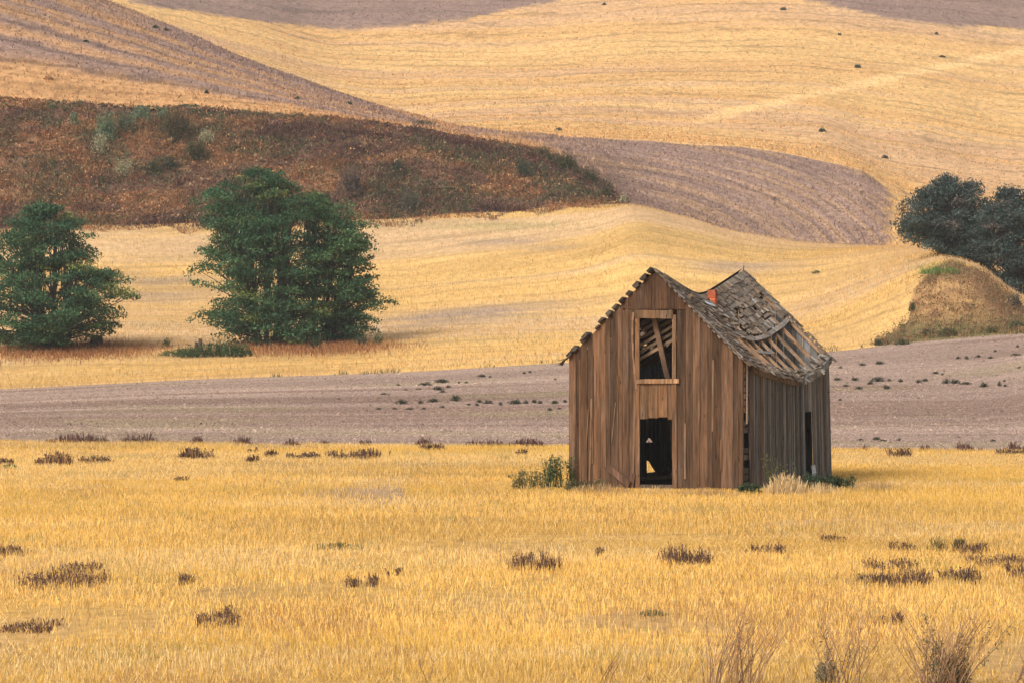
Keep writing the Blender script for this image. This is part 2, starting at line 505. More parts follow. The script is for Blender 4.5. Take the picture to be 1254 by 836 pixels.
def leaf_quads(Cn, size, tilt, col, aspect=.5):
    """leaf faces at (n,3) centres, roughly level, each tilted"""
    n = len(Cn); az = rng.uniform(0, 2 * np.pi, n); tl = rng.normal(0, tilt, n); rl = rng.normal(0, tilt, n)
    d = np.stack([np.cos(az) * np.cos(tl), np.sin(az) * np.cos(tl), np.sin(tl)], -1)
    sd = np.stack([-np.sin(az) * np.cos(rl), np.cos(az) * np.cos(rl), np.sin(rl)], -1)
    L = (size / 2)[:, None]; W = L * aspect
    V = np.stack([Cn - d * L, Cn + sd * W, Cn + d * L, Cn - sd * W], 1).reshape(-1, 3)
    return V, np.arange(n * 4).reshape(-1, 4), np.repeat(col, 4, 0)


def scatter(n, y0f, y1f, pmin, pmax):
    """random ground points between two distance limits given as functions of px"""
    px = rng.uniform(pmin, pmax, n)
    t = rng.rand(n)
    a, b = y0f(px), y1f(px)
    Y = np.sqrt(a * a + (b * b - a * a) * t)
    X = (px - CX) / F * Y
    return X, Y, px


HOUSE = [None]
TH = math.radians(22); HW, HL = 5.366, 8.22
P1 = np.array((6.645, 128.2)); DS = np.array((math.cos(TH), -math.sin(TH))); DU = np.array((math.sin(TH), math.cos(TH)))
P0 = P1 - HW * DS


def house_local(X, Y):
    dx = X - P0[0]; dy = Y - P0[1]
    return dx * DS[0] + dy * DS[1], dx * DU[0] + dy * DU[1]


Y1f = lambda p: F * CH / (c1(p) - HY)
# near stubble
n = 740000
X, Y, px = scatter(n, lambda p: np.full_like(p, 58.), lambda p: Y1f(p) - .3, -230, 1480)
s, u = house_local(X, Y)
keep = ~((s > -.05) & (s < HW + .05) & (u > -.05) & (u < HL))
patch = fbm(X * .25, Y * .12, 201, 3)          # bare patches
dens = sstep(.74, .62, patch) * .8 + .2
mid = np.exp(-((px - 470) / 150) ** 2 - ((Y - 128) / 12) ** 2)
keep &= rng.rand(n) < dens * (1 - .96 * np.exp(-((px - 480) / 120) ** 2 - ((Y - 126) / 6) ** 2) * sstep(.38, .5, fbm(X * .5, Y * .2, 207)))
X, Y, px = X[keep], Y[keep], px[keep]; n = len(X)
nearh = np.exp(-(np.maximum(0, np.maximum(-s[keep] - .2, np.maximum(s[keep] - HW - 1, np.maximum(-u[keep], u[keep] - HL)))) / 1.3) ** 2)
hh = rng.uniform(.06, .165, n) * (1 - .45 * nearh) * (.72 + .5 * fbm(X * .12, Y * .05, 211, 3)) * (1.05 - .15 * sstep(110, 150, Y))
lodge = sstep(.56, .68, fbm(X * .3, Y * .1, 215))
base = STRAW2 * np.array((1.03, .99, .84))
cc = base[None] * rng.choice([.5, .75, .95, 1.05, 1.2], n)[:, None] * rng.uniform(.85, 1.12, n)[:, None]  # random tones; the darker blades stand in for shaded gaps
cc = cc * (.84 + .34 * sstep(.32, .68, fbm(X * .07, Y * .15, 239, 3)))[:, None]
tone = fbm(X * .06, Y * .10, 221)
pale = sstep(.5, .68, fbm(X * .08 + 3, Y * .16, 223, 3))
cc = mixc(cc, np.array((.72, .455, .095)), .8 * sstep(.4, .6, tone))
cc = mixc(cc, np.array((.80, .62, .34)), .7 * (rng.rand(n) < .15 + .4 * pale))
cc = mixc(cc, np.array((.36, .17, .075)), .8 * (rng.rand(n) < .03 + .34 * sstep(.56, .68, fbm(X * .5, Y * .16, 227)) * sstep(95, 70, Y) + .12 * sstep(.6, .7, fbm(X * .4, Y * .1, 229))))
cc = mixc(cc, np.array((.20, .22, .07)), .75 * (rng.rand(n) < .004 + .20 * sstep(.64, .74, fbm(X * .6, Y * .22, 233))))
V, Q, C = blades(np.stack([X, Y, height(X, Y) - .01], -1), hh * (1 - .3 * lodge), rng.uniform(.007, .015, n), rng.uniform(.0, .55, n) + .6 * lodge, rng.uniform(0, 6.28, n), cc, .55)
tag(mesh_np('stubble_grass', V, Q, col=C, mat=M_STRAW), 'dry golden stubble and grass covering the near field', kind='stuff')

# mid slope stubble
n = 210000
X, Y, px = scatter(n, lambda p: np.full_like(p, 297.), lambda p: Y4(p), -300, 1560)
z = height(X, Y)
py = HY + (CH - z) * F / Y
mound = poly_mask(px, py, [(1066, 426), (1112, 392), (1124, 345), (1165, 322), (1205, 338), (1262, 384), (1400, 395), (1400, 430)])
rust = np.exp(-((px - 95) / 95) ** 2 - ((py - 425) / 9) ** 2) + np.exp(-((px - 380) / 85) ** 2 - ((py - 425) / 9) ** 2)
cc = SLOPE[None] * rng.choice([.5, .75, .95, 1.08, 1.25], n)[:, None] * rng.uniform(.85, 1.1, n)[:, None]
cc = mixc(cc, np.array((.66, .40, .13)) * rng.choice([.6, .9, 1.1], n)[:, None], .7 * sstep(.4, .6, fbm(X * .05, Y * .05, 241)))
cc = mixc(cc, np.array((.56, .38, .22)), .8 * sstep(.46, .6, fbm(X * .03, Y * .08, 243)))
cc = mixc(cc, np.array((.30, .165, .085)), mound * rng.uniform(.6, 1, n))
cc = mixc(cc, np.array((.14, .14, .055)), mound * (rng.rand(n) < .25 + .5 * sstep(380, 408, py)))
cc = mixc(cc, np.array((.30, .12, .05)), np.clip(rust, 0, 1) * (rng.rand(n) < .8))
green = np.exp(-((px - 1150) / 26) ** 2 - ((py - 331) / 6) ** 2) + .5 * np.exp(-((px - 610) / 80) ** 2 - ((py - 277) / 4) ** 2)
cc = mixc(cc, np.array((.15, .22, .06)), 1. * (rng.rand(n) < green * .8))
worn = worn_mask(px, py, X, Y)
cc = mixc(cc, SOIL * np.array((1.15, 1.2, 1.2)), .85 * worn * (rng.rand(n) < .85))
cc = mixc(cc, np.array((.24, .24, .12)), .6 * sstep(.62, .75, fbm(X * .04, Y * .08, 247)) * (rng.rand(n) < .5))
hh = rng.uniform(.12, .3, n) * (1 + 1.6 * mound * rng.rand(n) + 1.2 * np.clip(rust, 0, 1))
V, Q, C = blades(np.stack([X, Y, z - .02], -1), hh, rng.uniform(.02, .05, n), rng.uniform(0, .6, n), rng.uniform(0, 6.28, n), cc, .4)
m = np.where(mound > 0)[0]; m = rng.choice(m, min(1500, len(m)), replace=False); ln_ = 18
wd = rng.uniform(.25, .75, len(m)); aa = rng.uniform(0, 6.283, (len(m), ln_)); ct = rng.rand(len(m), ln_); st_ = np.sqrt(1 - ct ** 2)
LP = np.stack([X[m][:, None] + wd[:, None] * st_ * np.cos(aa), Y[m][:, None] + wd[:, None] * st_ * np.sin(aa), z[m][:, None] + wd[:, None] * ct * .7], -1).reshape(-1, 3)
kc = np.array([(.27, .15, .08), (.20, .115, .07), (.15, .13, .065), (.32, .20, .10)])[rng.choice(4, len(m), p=[.4, .2, .25, .15])]
V2, Q2, C2 = leaf_quads(LP, rng.uniform(.08, .24, len(LP)), .9, kc.repeat(ln_, 0) * rng.uniform(.7, 1.3, (len(LP), 1)), .4)
Q = np.concatenate([Q, Q2 + len(V)]); V = np.concatenate([V, V2]); C = np.concatenate([C, C2])
tag(mesh_np('slope_stubble', V, Q, col=C, mat=M_STRAW), 'short dry stubble on the golden slope', kind='stuff')

# stubble and clods on the hills, following the ground's own colour
n = 210000
cin = np.where((cols > -160) & (cols < 1412))[0]
rin = np.where((TB >= 4) & (TB <= 8) & (TT < .97))[0]
ri = rng.choice(rin, n); ci = rng.choice(cin, n)
ok = ~((TB[ri] == 4) & (cols[ci] < 775)) & (PYg[ri, ci] > -30)
ri, ci = ri[ok], ci[ok]; n = len(ri)
Y = TY[ri, ci] + rng.uniform(-2, 2, n); X = TX[ri, ci] + rng.uniform(-.5, .5, n) * Y * 2 / F
cc = COLG[ri, ci] * (rng.choice([.66, .86, 1.0, 1.1, 1.2], n)[:, None]) * rng.uniform(.85, 1.1, n)[:, None]  # random dark and bright tones stand in for shadow and light between tufts
V, Q, C = blades(np.stack([X, Y, height(X, Y) - .05], -1), rng.uniform(.12, .34, n), rng.uniform(.12, .38, n) * Y / 1000 + .06, rng.uniform(0, .5, n), rng.uniform(0, 6.28, n), cc, .6)
tag(mesh_np('hill_stubble', V, Q, col=C, mat=M_STRAW), 'sparse short stubble and clods on the distant hills', kind='stuff')

# bank scrub
n = 74000
px = rng.uniform(-300, 768, n); tt = rng.uniform(0, 1.03, n); tt = np.where(rng.rand(n) < .05, rng.uniform(-.14, .02, n) * fbm(px * .03, px * 0 + 3., 253, 3) ** 1.5 * 2, tt)
Ya, Yb = Y4(px), Y5(px); Y = Ya + (Yb - Ya) * tt; X = (px - CX) / F * Y; z = height(X, Y)
pal = np.array([(.19, .085, .055), (.08, .045, .042), (.29, .12, .055), (.38, .215, .10), (.10, .09, .045), (.24, .15, .10)])
pn = fbm(X * .09, Y * .10 + tt * 2, 251, 4); pm = fbm(X * .16, Y * .2, 257, 4)
ki = np.where(pn < .42, np.where(rng.rand(n) < .6, 1, 0), np.where(pn < .52, np.where(rng.rand(n) < .5, 0, 5), np.where(rng.rand(n) < .5, 2, 3)))
ki = np.where((pm > .58) & (rng.rand(n) < .6), 4, ki)
ki = np.where(rng.rand(n) < .15, rng.randint(0, 6, n), ki)
cc = pal[ki] * rng.uniform(.7, 1.3, n)[:, None]
crest = (1 - .6 * sstep(.82, 1., tt)) * (1 - .5 * sstep(690, 765, px))
big = .55 + 1.0 * sstep(.45, .7, fbm(X * .4, Y * .4, 263))
bn = 3
P = np.stack([X, Y, z - .05], -1).repeat(bn, 0); cb = cc.repeat(bn, 0) * rng.uniform(.8, 1.2, n * bn)[:, None]
P[:, :2] += rng.normal(0, .14, (n * bn, 2))
V, Q, C = blades(P, rng.uniform(.18, .62, n * bn) * (crest * big).repeat(bn), rng.uniform(.05, .12, n * bn), rng.uniform(0, 1.6, n * bn), rng.uniform(0, 6.28, n * bn), cb, .3)
# rounded low bushes made of small leaf faces
m = rng.choice(np.where(tt > .0)[0], 11000, replace=False); ln_ = 16
wd = rng.uniform(.35, 1.15, len(m)) * (crest * big)[m]; kc = cc[m] * rng.choice([.45, .8, 1.1, 1.4], len(m))[:, None]
gm = (rng.rand(len(m)) < .22 * sstep(.5, .6, pm[m]) + .03)
kc[gm] = np.array((.10, .115, .055)) * rng.uniform(.7, 1.5, (gm.sum(), 1))
aa = rng.uniform(0, 6.283, (len(m), ln_)); ct = rng.rand(len(m), ln_); st_ = np.sqrt(1 - ct ** 2)
LP = np.stack([X[m][:, None] + wd[:, None] * st_ * np.cos(aa), Y[m][:, None] + wd[:, None] * st_ * np.sin(aa), z[m][:, None] + wd[:, None] * ct * .8 + .02], -1).reshape(-1, 3)
V2, Q2, C2 = leaf_quads(LP, rng.uniform(.14, .34, len(LP)), .9, kc.repeat(ln_, 0) * rng.uniform(.7, 1.3, (len(LP), 1)), .5)
Q = np.concatenate([Q, Q2 + len(V)]); V = np.concatenate([V, V2]); C = np.concatenate([C, C2])
tag(mesh_np('bank_scrub', V, Q, col=C, mat=M_DRY), 'dry brown and rust scrub covering the steep bank', kind='stuff')

# rust coloured grass under the trees
n = 8000
cx_ = np.where(rng.rand(n) < .5, rng.normal(75, 55, n), rng.normal(385, 50, n)); Y = 334 + rng.normal(0, 3.5, n); X = (cx_ - CX) / F * Y
cc = np.array([(.32, .13, .05), (.22, .09, .045), (.42, .20, .07)])[rng.randint(0, 3, n)] * rng.uniform(.7, 1.2, n)[:, None]
V, Q, C = blades(np.stack([X, Y, height(X, Y) - .02], -1), rng.uniform(.15, .5, n), rng.uniform(.04, .08, n), rng.uniform(0, .9, n), rng.uniform(0, 6.28, n), cc, .3)
tag(mesh_np('rust_grass', V, Q, col=C, mat=M_STRAW), 'rust coloured dry grass under the green trees', kind='stuff')

# soil clods on the ploughed field
n = 130000
X, Y, px = scatter(n, lambda p: Y1f(p) + .3, lambda p: np.full_like(p, 297.), -300, 1560)
z = height(X, Y)
r = rng.uniform(.02, .06, n) * (1 + 1. * (rng.rand(n) < .04))
D = np.array([(1, 0, 0), (0, 1, 0), (-1, 0, 0), (0, -1, 0), (0, 0, 1.)])
V = D[None] * (rng.uniform(.6, 1.4, (n, 5, 1)) * r[:, None, None]); V[:, 4, 2] *= .75
a = rng.uniform(0, 6.28, n); ca, sa = np.cos(a)[:, None], np.sin(a)[:, None]
V = np.stack([V[..., 0] * ca - V[..., 1] * sa, V[..., 0] * sa + V[..., 1] * ca, V[..., 2]], -1) + np.stack([X, Y, z], -1)[:, None]
T = np.array([(0, 1, 4), (1, 2, 4), (2, 3, 4), (3, 0, 4)])
F3 = (T[None] + 5 * np.arange(n)[:, None, None]).reshape(-1, 3)
C = (soil_tint(X, Y, np.tile(SOIL, (n, 1))) * rng.choice([.55, .85, 1., 1.12, 1.25], n)[:, None]).repeat(5, 0)
tag(mesh_np('soil_clods', V.reshape(-1, 3), F3=F3, col=C, mat=M_CLOD, attrs={'rowc': np.zeros(n * 5)}), 'small clods of earth and stones on the bare soil', kind='stuff')

# dark weedy fringe between stubble and bare soil, and along the far edge of the bare soil
n = 9000
px = rng.uniform(-110, 1364, n); near = rng.rand(n) < .7
Y = np.where(near, Y1f(px) + rng.normal(0, .8, n), 299 + rng.normal(0, 1.2, n)); X = (px - CX) / F * Y
kn = fbm(px * .05, near * 9., 271, 5)
k = kn > np.where(near, .47, .55)
kn = kn[k | False]
k2 = (near | (px > 330))[k]; k &= near | (px > 330); kn = kn[k2]
px, Y, X, near = px[k], Y[k], X[k], near[k]; n = len(px)
cc = np.where(near[:, None], np.array((.11, .06, .05)), np.array((.13, .12, .06))) * rng.uniform(.6, 1.5, n)[:, None]
V, Q, C = blades(np.stack([X, Y, height(X, Y)], -1), rng.uniform(.04, .26, n) * (.25 + 6 * np.clip(kn - .46, 0, .2)) * np.where(near, 1, .8), rng.uniform(.03, .08, n), rng.uniform(0, .6, n), rng.uniform(0, 6.28, n), cc, .4)
tag(mesh_np('edge_weeds', V, Q, col=C, mat=M_DRY), 'low dark weeds along the edges of the bare soil', kind='stuff')


# ------------------------------------------------------------------ mesh builder for parts
class MB:
    def __init__(s): s.V, s.Q, s.T, s.C, s.S = [], [], [], [], []

    def add(s, vs, quads=(), tris=(), col=(1, 1, 1), seed=None):
        b = len(s.V); s.V += [tuple(v) for v in vs]
        s.Q += [tuple(i + b for i in q) for q in quads]; s.T += [tuple(i + b for i in t) for t in tris]
        s.C += [tuple(col)] * len(vs); s.S += [random.uniform(0, 50) if seed is None else seed] * len(vs)

    def hexa(s, c, col, seed=None):
        s.add(c, [(3, 2, 1, 0), (4, 5, 6, 7), (0, 1, 5, 4), (1, 2, 6, 5), (2, 3, 7, 6), (3, 0, 4, 7)], col=col, seed=seed)

    def beam(s, a, b, w, t, col, up=(0, 0, 1)):
        a, b = Vector(a), Vector(b); d = (b - a).normalized(); u = Vector(up)
        x = d.cross(u)
        if x.length < 1e-3: x = d.cross(Vector((1, 0, 0)))
        x.normalize(); y = x.cross(d).normalized()
        x *= w / 2; y *= t / 2
        s.hexa([a - x - y, a + x - y, a + x + y, a - x + y, b - x - y, b + x - y, b + x + y, b - x + y], col)

    def tube(s, pts, rad, col, n=6):
        pts = [Vector(p) for p in pts]; vs = []
        for i, p in enumerate(pts):
            d = (pts[min(i + 1, len(pts) - 1)] - pts[max(i - 1, 0)]).normalized()
            x = d.cross(Vector((0, 1, .13))).normalized(); y = x.cross(d)
            for k in range(n):
                a = 2 * math.pi * k / n; vs.append(p + (x * math.cos(a) + y * math.sin(a)) * rad[i])
        q = [(i * n + k, i * n + (k + 1) % n, (i + 1) * n + (k + 1) % n, (i + 1) * n + k) for i in range(len(pts) - 1) for k in range(n)]
        s.add(vs, q, col=col)

    def build(s, name, mat, parent=None, smooth=False, defm=None):
        V = np.array(s.V, float)
        if defm: V = defm(V)
        return mesh_np(name, V, s.Q, s.T, np.array(s.C), mat, parent, smooth, {'seed': s.S})


# ------------------------------------------------------------------ the ruined house (local x along the front, y into depth)
ZE, ZR = 3.80, 6.36
house = empty('ruined_house', (P0[0], P0[1], 0), 'derelict brown and grey wooden house with a sagging broken roof standing alone in the stubble', 'house', rz=-TH)


def shear(V):
    V = V.copy(); u = np.clip(V[:, 1] / HL, 0, 1.1)
    V[:, 0] -= .026 * V[:, 2] * u
    return V


def rnd(a, b): return random.uniform(a, b)


def tint(c, a=.2):
    k = 1 + rnd(-a, a); w = rnd(-.06, .06)
    return (c[0] * k * (1 + w), c[1] * k, c[2] * k * (1 - w))


def sagR(u): t = min(max(u / HL, 0), 1); return .86 * (1.01 - math.sqrt((2 * t - 1) ** 2 + .02)) if 0 < t < 1 else 0.


_sE = curve([(0, .04), (.15, .26), (.35, .44), (.55, .60), (.68, .62), (.8, .46), (.92, .25), (1., .02)])
def sagE(u): return float(_sE(min(max(u / HL, 0), 1)))


def rake(s): return ZE + (ZR - ZE) * (1 - abs(s - HW / 2) / (HW / 2))


BROWN = (.106, .057, .031); GREY = (.158, .155, .154)
# front wall
fw = MB(); DL, DR = 2.22, 3.22; WZ0, WZ1 = 3.13, 4.93; DZ = 2.04


def fplank(a, b, z0, zl, zr, off=0., col=None, tilt=0.):
    c = col or tint(BROWN, .40); o = off
    fw.hexa([(a, -o - .022, z0 + rnd(0, .03)), (b, -o - .022, z0 + rnd(0, .03)), (b, -o, z0), (a, -o, z0),
             (a + tilt, -o - .022, zl), (b + tilt, -o - .022, zr), (b + tilt, -o, zr), (a + tilt, -o, zl)], c)


s = 0.0; JZ = 5.17
edges = [0.]
while s < HW - .1:
    w = rnd(.15, .27)
    for stop in (DL - .13, DR + .13, HW):
        if s < stop - .02 and s + w > stop - .09: w = stop - s
    s += w; edges.append(s)
for a, b in zip(edges[:-1], edges[1:]):
    a2, b2 = a + rnd(.002, .006), b - rnd(.002, .008); m = (a + b) / 2
    off = rnd(0, .014); zb = -.05 if m < 4 else rnd(-.05, .04)
    if DL - .13 <= m <= DR + .13:
        continue
    ra, rb = rake(a2) - .03, rake(b2) - .03
    if min(ra, rb) > JZ + .15:
        j = JZ + rnd(-.04, .02)
        fplank(a2, b2, zb, j, j, off)
        fplank(a2, b2, j + .012, ra, rb, off + rnd(-.01, .01) + .012, tint((BROWN[0] * .8, BROWN[1] * .78, BROWN[2] * .8), .2))
    else:
        fplank(a2, b2, zb, ra, rb, off)
    if rnd(0, 1) < .5:                                # a batten over the joint, often broken off short
        z0 = rnd(0, .5) if rnd(0, 1) < .6 else rnd(.5, 2.)
        z1 = min(ra, rb) - rnd(.05, .3)
        if rnd(0, 1) < .45: z1 = rnd(max(z0 + .5, 1.4), z1)
        z1 = min(z1, JZ - .06)
        fplank(b - .025, b + .028, z0, z1, z1, .034, tint((.155, .084, .045), .4), rnd(-.02, .02))
# boards between door, window and gable
zc = [DL - .13]
while zc[-1] < DR + .12: zc.append(min(zc[-1] + rnd(.19, .26), DR + .13))
for a, b in zip(zc[:-1], zc[1:]):
    fplank(a + .004, b - .004, JZ + .012, rake(a) - .03, rake(b) - .03, rnd(.008, .02), tint((BROWN[0] * .8, BROWN[1] * .78, BROWN[2] * .8), .2))
for k, (a, b) in enumerate(((DL, 2.47), (2.475, 2.77), (2.775, 3.06), (3.07, DR))):
    zz = DZ + (-.03, 0, .03, -.04)[k]
    fplank(a + .003, b - .003, zz, WZ0 - .06, WZ0 - .06, .012, tint((.165, .088, .043), .15))
# curved warped batten that has sprung off
for k in range(10):
    za, zb_ = 2.9 + k * .22, 2.9 + (k + 1) * .22
    xa, xb = 2.02 + .12 * math.sin(k / 10 * 2.2), 2.02 + .12 * math.sin((k + 1) / 10 * 2.2)
    xa, xb = 2.12 - (xa - 2.02), 2.12 - (xb - 2.02)
    fw.hexa([(xa - .03, -.085, za), (xa + .03, -.085, za), (xa + .03, -.06, za), (xa - .03, -.06, za),
             (xb - .03, -.085, zb_), (xb + .03, -.085, zb_), (xb + .03, -.06, zb_), (xb - .03, -.06, zb_)], (.19, .105, .058))
fw.beam((2.0, -.06, .05), (2.07, -.055, 2.85), .07, .02, (.18, .10, .055), (0, 1, 0))
fw.beam((1.35, -.055, 1.35), (1.47, -.07, 2.5), .022, .014, (.20, .13, .085), (0, 1, 0))     # splinters
fw.beam((.55, -.055, 1.1), (.63, -.085, 2.3), .03, .014, (.18, .10, .055), (0, 1, 0))
fw.beam((.66, -.06, .2), (.72, -.06, 2.6), .05, .02, (.165, .09, .048), (0, 1, 0))
front = fw.build('front_wall', M_WOOD, house, defm=shear)
front['label'] = 'brown plank front wall with a gable'

# window and door trim
tr = MB(); TRIM = (.142, .075, .037)
tr.beam((DL - .16, -.06, 5.06), (DR + .03, -.06, 5.04), .24, .05, tint(TRIM, .06), (0, 1, 0))
tr.build('window_lintel', M_WOOD, house)
tr = MB(); tr.beam((DL - .10, -.075, WZ0 - .02), (DR + .22, -.075, WZ0 - .0), .13, .06, (.25, .14, .07), (0, 1, 0)); tr.build('window_sill', M_WOOD, house)
tr = MB()
tr.beam((DL - .075, -.05, WZ0 + .06), (DL - .075, -.05, 4.93), .13, .04, tint(TRIM, .08), (0, 1, 0))
tr.beam((DR + .065, -.05, WZ0 + .07), (DR + .065, -.05, 5.04), .10, .04, tint(TRIM, .08), (0, 1, 0))
tr.beam((DR + .01, -.02, WZ0 + .07), (DR + .01, -.02, 4.9), .02, .09, (.24, .15, .09), (0, 1, 0))
tr.build('window_frame', M_WOOD, house)
tr = MB()
tr.beam((DL - .07, -.05, .02), (DL - .07, -.05, 3.04), .13, .04, tint(TRIM, .08), (0, 1, 0))
tr.beam((DR + .075, -.05, -.02), (DR + .065, -.05, 3.04), .14, .04, tint(TRIM, .08), (0, 1, 0))
tr.beam((DL, .02, .06), (DR, .02, .07), .12, .10, (.10, .07, .05), (0, 1, 0))
tr.build('door_frame', M_WOOD, house)

# corner strip: bare sheathing where the corner boards are gone
co = MB()
for k in range(19):
    z = .08 + k * .195
    if k in (3, 6, 7, 10): continue
    c = tint((.10, .085, .075), .3) if k < 11 else tint((.30, .19, .14), .3)
    co.hexa([(HW - .06, .02, z), (HW - .03, .02, z), (HW - .03, .62, z + rnd(-.02, .02)), (HW - .06, .62, z),
             (HW - .06, .02, z + .165), (HW - .03, .02, z + .165), (HW - .03, .62, z + .165 + rnd(-.03, .0)), (HW - .06, .62, z + .165)], c)
co.beam((HW + .015, .30, 1.9), (HW + .01, .34, 3.76), .03, .09, (.42, .34, .27), (0, 1, 0))
co.beam((HW - .08, .1, 0), (HW - .08, .1, 3.7), .1, .1, (.14, .10, .07), (0, 1, 0))
co.build('corner_sheathing', M_GREY, house, defm=shear)

# right side wall
sw = MB(); u = .52; SD0, SD1 = 5.72, 6.45
while u < HL - .05:
    w = rnd(.13, .24)
    for stop in (SD0, SD1, HL):
        if u < stop - .02 and u + w > stop - .07: w = stop - u
    a, b = u + .003, u + w - rnd(.002, .012); m = (a + b) / 2
    z0 = -.05
    za, zb_ = ZE - sagE(a) - .10, ZE - sagE(b) - .10
    if rnd(0, 1) < .2: za -= rnd(0, .06); zb_ -= rnd(0, .06)
    if SD0 <= m <= SD1: z0 = 2.12 + rnd(-.03, .03)
    if u > 5.0: za, zb_ = za + .04, zb_ + .04
    o = rnd(0, .018); c = tint(GREY, .3)
    if rnd(0, 1) < .1: c = tint((.17, .11, .075), .15)
    if u < .9: c = tint((.13, .10, .085), .15)
    sw.hexa([(HW + o, a, z0), (HW + o + .022, a, z0), (HW + o + .022, b, z0), (HW + o, b, z0),
             (HW + o, a, za), (HW + o + .022, a, za), (HW + o + .022, b, zb_), (HW + o, b, zb_)], c)
    if rnd(0, 1) < .65 and not (SD0 - .05 < b < SD1 + .05):
        zt = min(za, zb_) - rnd(.02, .2); zl = rnd(0, .3)
        sw.hexa([(HW + .04, b - .025, zl), (HW + .058, b - .025, zl), (HW + .058, b + .028, zl), (HW + .04, b + .028, zl),
                 (HW + .04, b - .025, zt), (HW + .058, b - .025, zt), (HW + .058, b + .028, zt), (HW + .04, b + .028, zt)], tint((.15, .14, .13), .3))
    u += w
swo = sw.build('side_wall', M_GREY, house, defm=shear); swo['label'] = 'grey shaded plank wall with a narrow opening'

# left side wall and back wall (back wall holed where daylight shows through the door)
lw = MB(); u = 0.05
while u < HL - .05:
    w = rnd(.15, .25); a, b = u + .004, min(u + w - rnd(.003, .02), HL)
    za = ZE - .05 - .55 * sagE(u)
    H1 = lambda q: .64 - .62 * abs(q - 6.66) ** .9; H2 = lambda q: 1.12 + .17 * max(0, 1 - abs(q - 6.85) * 3)
    for z0, z1, z0b, z1b in (((-.05, .2, -.05, .2), (H1(a), 1.12, H1(b), 1.12), (H2(a), za, H2(b), za)) if 6.5 < u < 7.4 else ((-.05, za, -.05, za),)):
        lw.hexa([(-.022, a, z0), (0, a, z0), (0, b, z0b), (-.022, b, z0b), (-.022, a, z1), (0, a, z1), (0, b, z1b), (-.022, b, z1b)], tint(GREY, .25))
    u += w
lw.build('left_wall', M_GREY, house, defm=shear)
bw = MB(); s = 0.0
while s < HW - .05:
    w = rnd(.15, .25); a, b = s + .003, min(s + w - rnd(.003, .014), HW); m = (a + b) / 2
    segs = [(-.05, None)]
    for z0, z1 in segs:
        za, zb_ = (rake(a) - .04, rake(b) - .04) if z1 is None else (z1, z1 + rnd(-.05, .05))
        bw.hexa([(a, HL - .022, z0), (b, HL - .022, z0), (b, HL, z0), (a, HL, z0), (a, HL - .022, za), (b, HL - .022, zb_), (b, HL, zb_), (a, HL, za)], tint(GREY, .25))
    s += w
bw.hexa([(HW - .16, HL - .2, 0), (HW + .0, HL - .2, 0), (HW + .0, HL - .03, 0), (HW - .16, HL - .03, 0), (HW - .16, HL - .2, 3.6), (HW + .0, HL - .2, 3.6), (HW + .0, HL - .03, 3.6), (HW - .16, HL - .03, 3.6)], tint(GREY, .1))
bw.build('back_wall', M_GREY, house, defm=shear)
fl = MB(); fl.hexa([(.1, .1, -.05), (HW - .1, .1, -.05), (HW - .1, HL - .1, -.05), (.1, HL - .1, -.05), (.1, .1, .03), (HW - .1, .1, .03), (HW - .1, HL - .1, .03), (.1, HL - .1, .03)], (.07, .055, .045))
fl.build('floor', M_BEAM, house)
fl = MB(); x = .03
while x < HW - .05:
    w = rnd(.16, .26); b = min(x + w, HW - .03)
    fl.hexa([(x, .04, 2.66), (b - .004, .04, 2.66), (b - .004, HL - .05, 2.66), (x, HL - .05, 2.66), (x, .04, 2.69), (b - .004, .04, 2.69), (b - .004, HL - .05, 2.69), (x, HL - .05, 2.69)], tint((.04, .03, .024), .2)); x += w  # tone darkened so the attic looks unlit through the roof holes
fl.build('loft_floor', M_BEAM, house)


# roof: right slope as a bent surface (u into depth, v from ridge to eave)
def rs(u, v, h=0.):
    x = HW / 2 + v * HW / 2
    sg = sagR(u) * (1 - v) + sagE(u) * v
    z = ZR - v * (ZR - ZE) - sg
    return Vector((x + h * .69, u, z + h * .72))


def ls(u, v, h=0.):
    x = HW / 2 - v * HW / 2
    z = ZR - v * (ZR - ZE) - sagR(u) * (1 - v)
    z -= .55 * sagE(u) * v
    return Vector((x - h * .69, u, z + h * .72))


def strip(mb, fn, u0, u1, v0, v1, h0, h1, col, nu=1, nv=1, ju=0.):
    """a board lying on the slope, following its bend"""
    sd = random.uniform(0, 50)
    for i in range(nu):
        for j in range(nv):
            ua, ub = u0 + (u1 - u0) * i / nu, u0 + (u1 - u0) * (i + 1) / nu
            va, vb = v0 + (v1 - v0) * j / nv, v0 + (v1 - v0) * (j + 1) / nv
            if fn is rs:
                c = [fn(ua, va, h0), fn(ub, va, h0), fn(ub + ju, vb, h0), fn(ua + ju, vb, h0), fn(ua, va, h1), fn(ub, va, h1), fn(ub + ju, vb, h1), fn(ua + ju, vb, h1)]
            else:
                c = [fn(ub, va, h0), fn(ua, va, h0), fn(ua, vb, h0), fn(ub, vb, h0), fn(ub, va, h1), fn(ua, va, h1), fn(ua, vb, h1), fn(ub, vb, h1)]
            mb.hexa(c, col, sd)


rf = MB()
for k in range(12):
    u = .12 + k * (HL - .24) / 11
    rf = MB()
    strip(rf, rs, u - .03, u + .03, .01, 1.02, -.10, -.012, tint((.31, .19, .115), .18), 1, 10)
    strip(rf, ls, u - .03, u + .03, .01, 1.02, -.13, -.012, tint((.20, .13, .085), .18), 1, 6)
    rf.build('rafter', M_BEAM, house, defm=shear)


def gone(u, v):
    """the part of the right slope that has lost its sheathing"""
    t = u / HL
    return .53 + .05 * math.sin(5 * t) < v < .93 and t > .20 + .30 * max(0, v - .55) and t < .985


lattice_cells = np.random.RandomState(5).rand(64, 64)


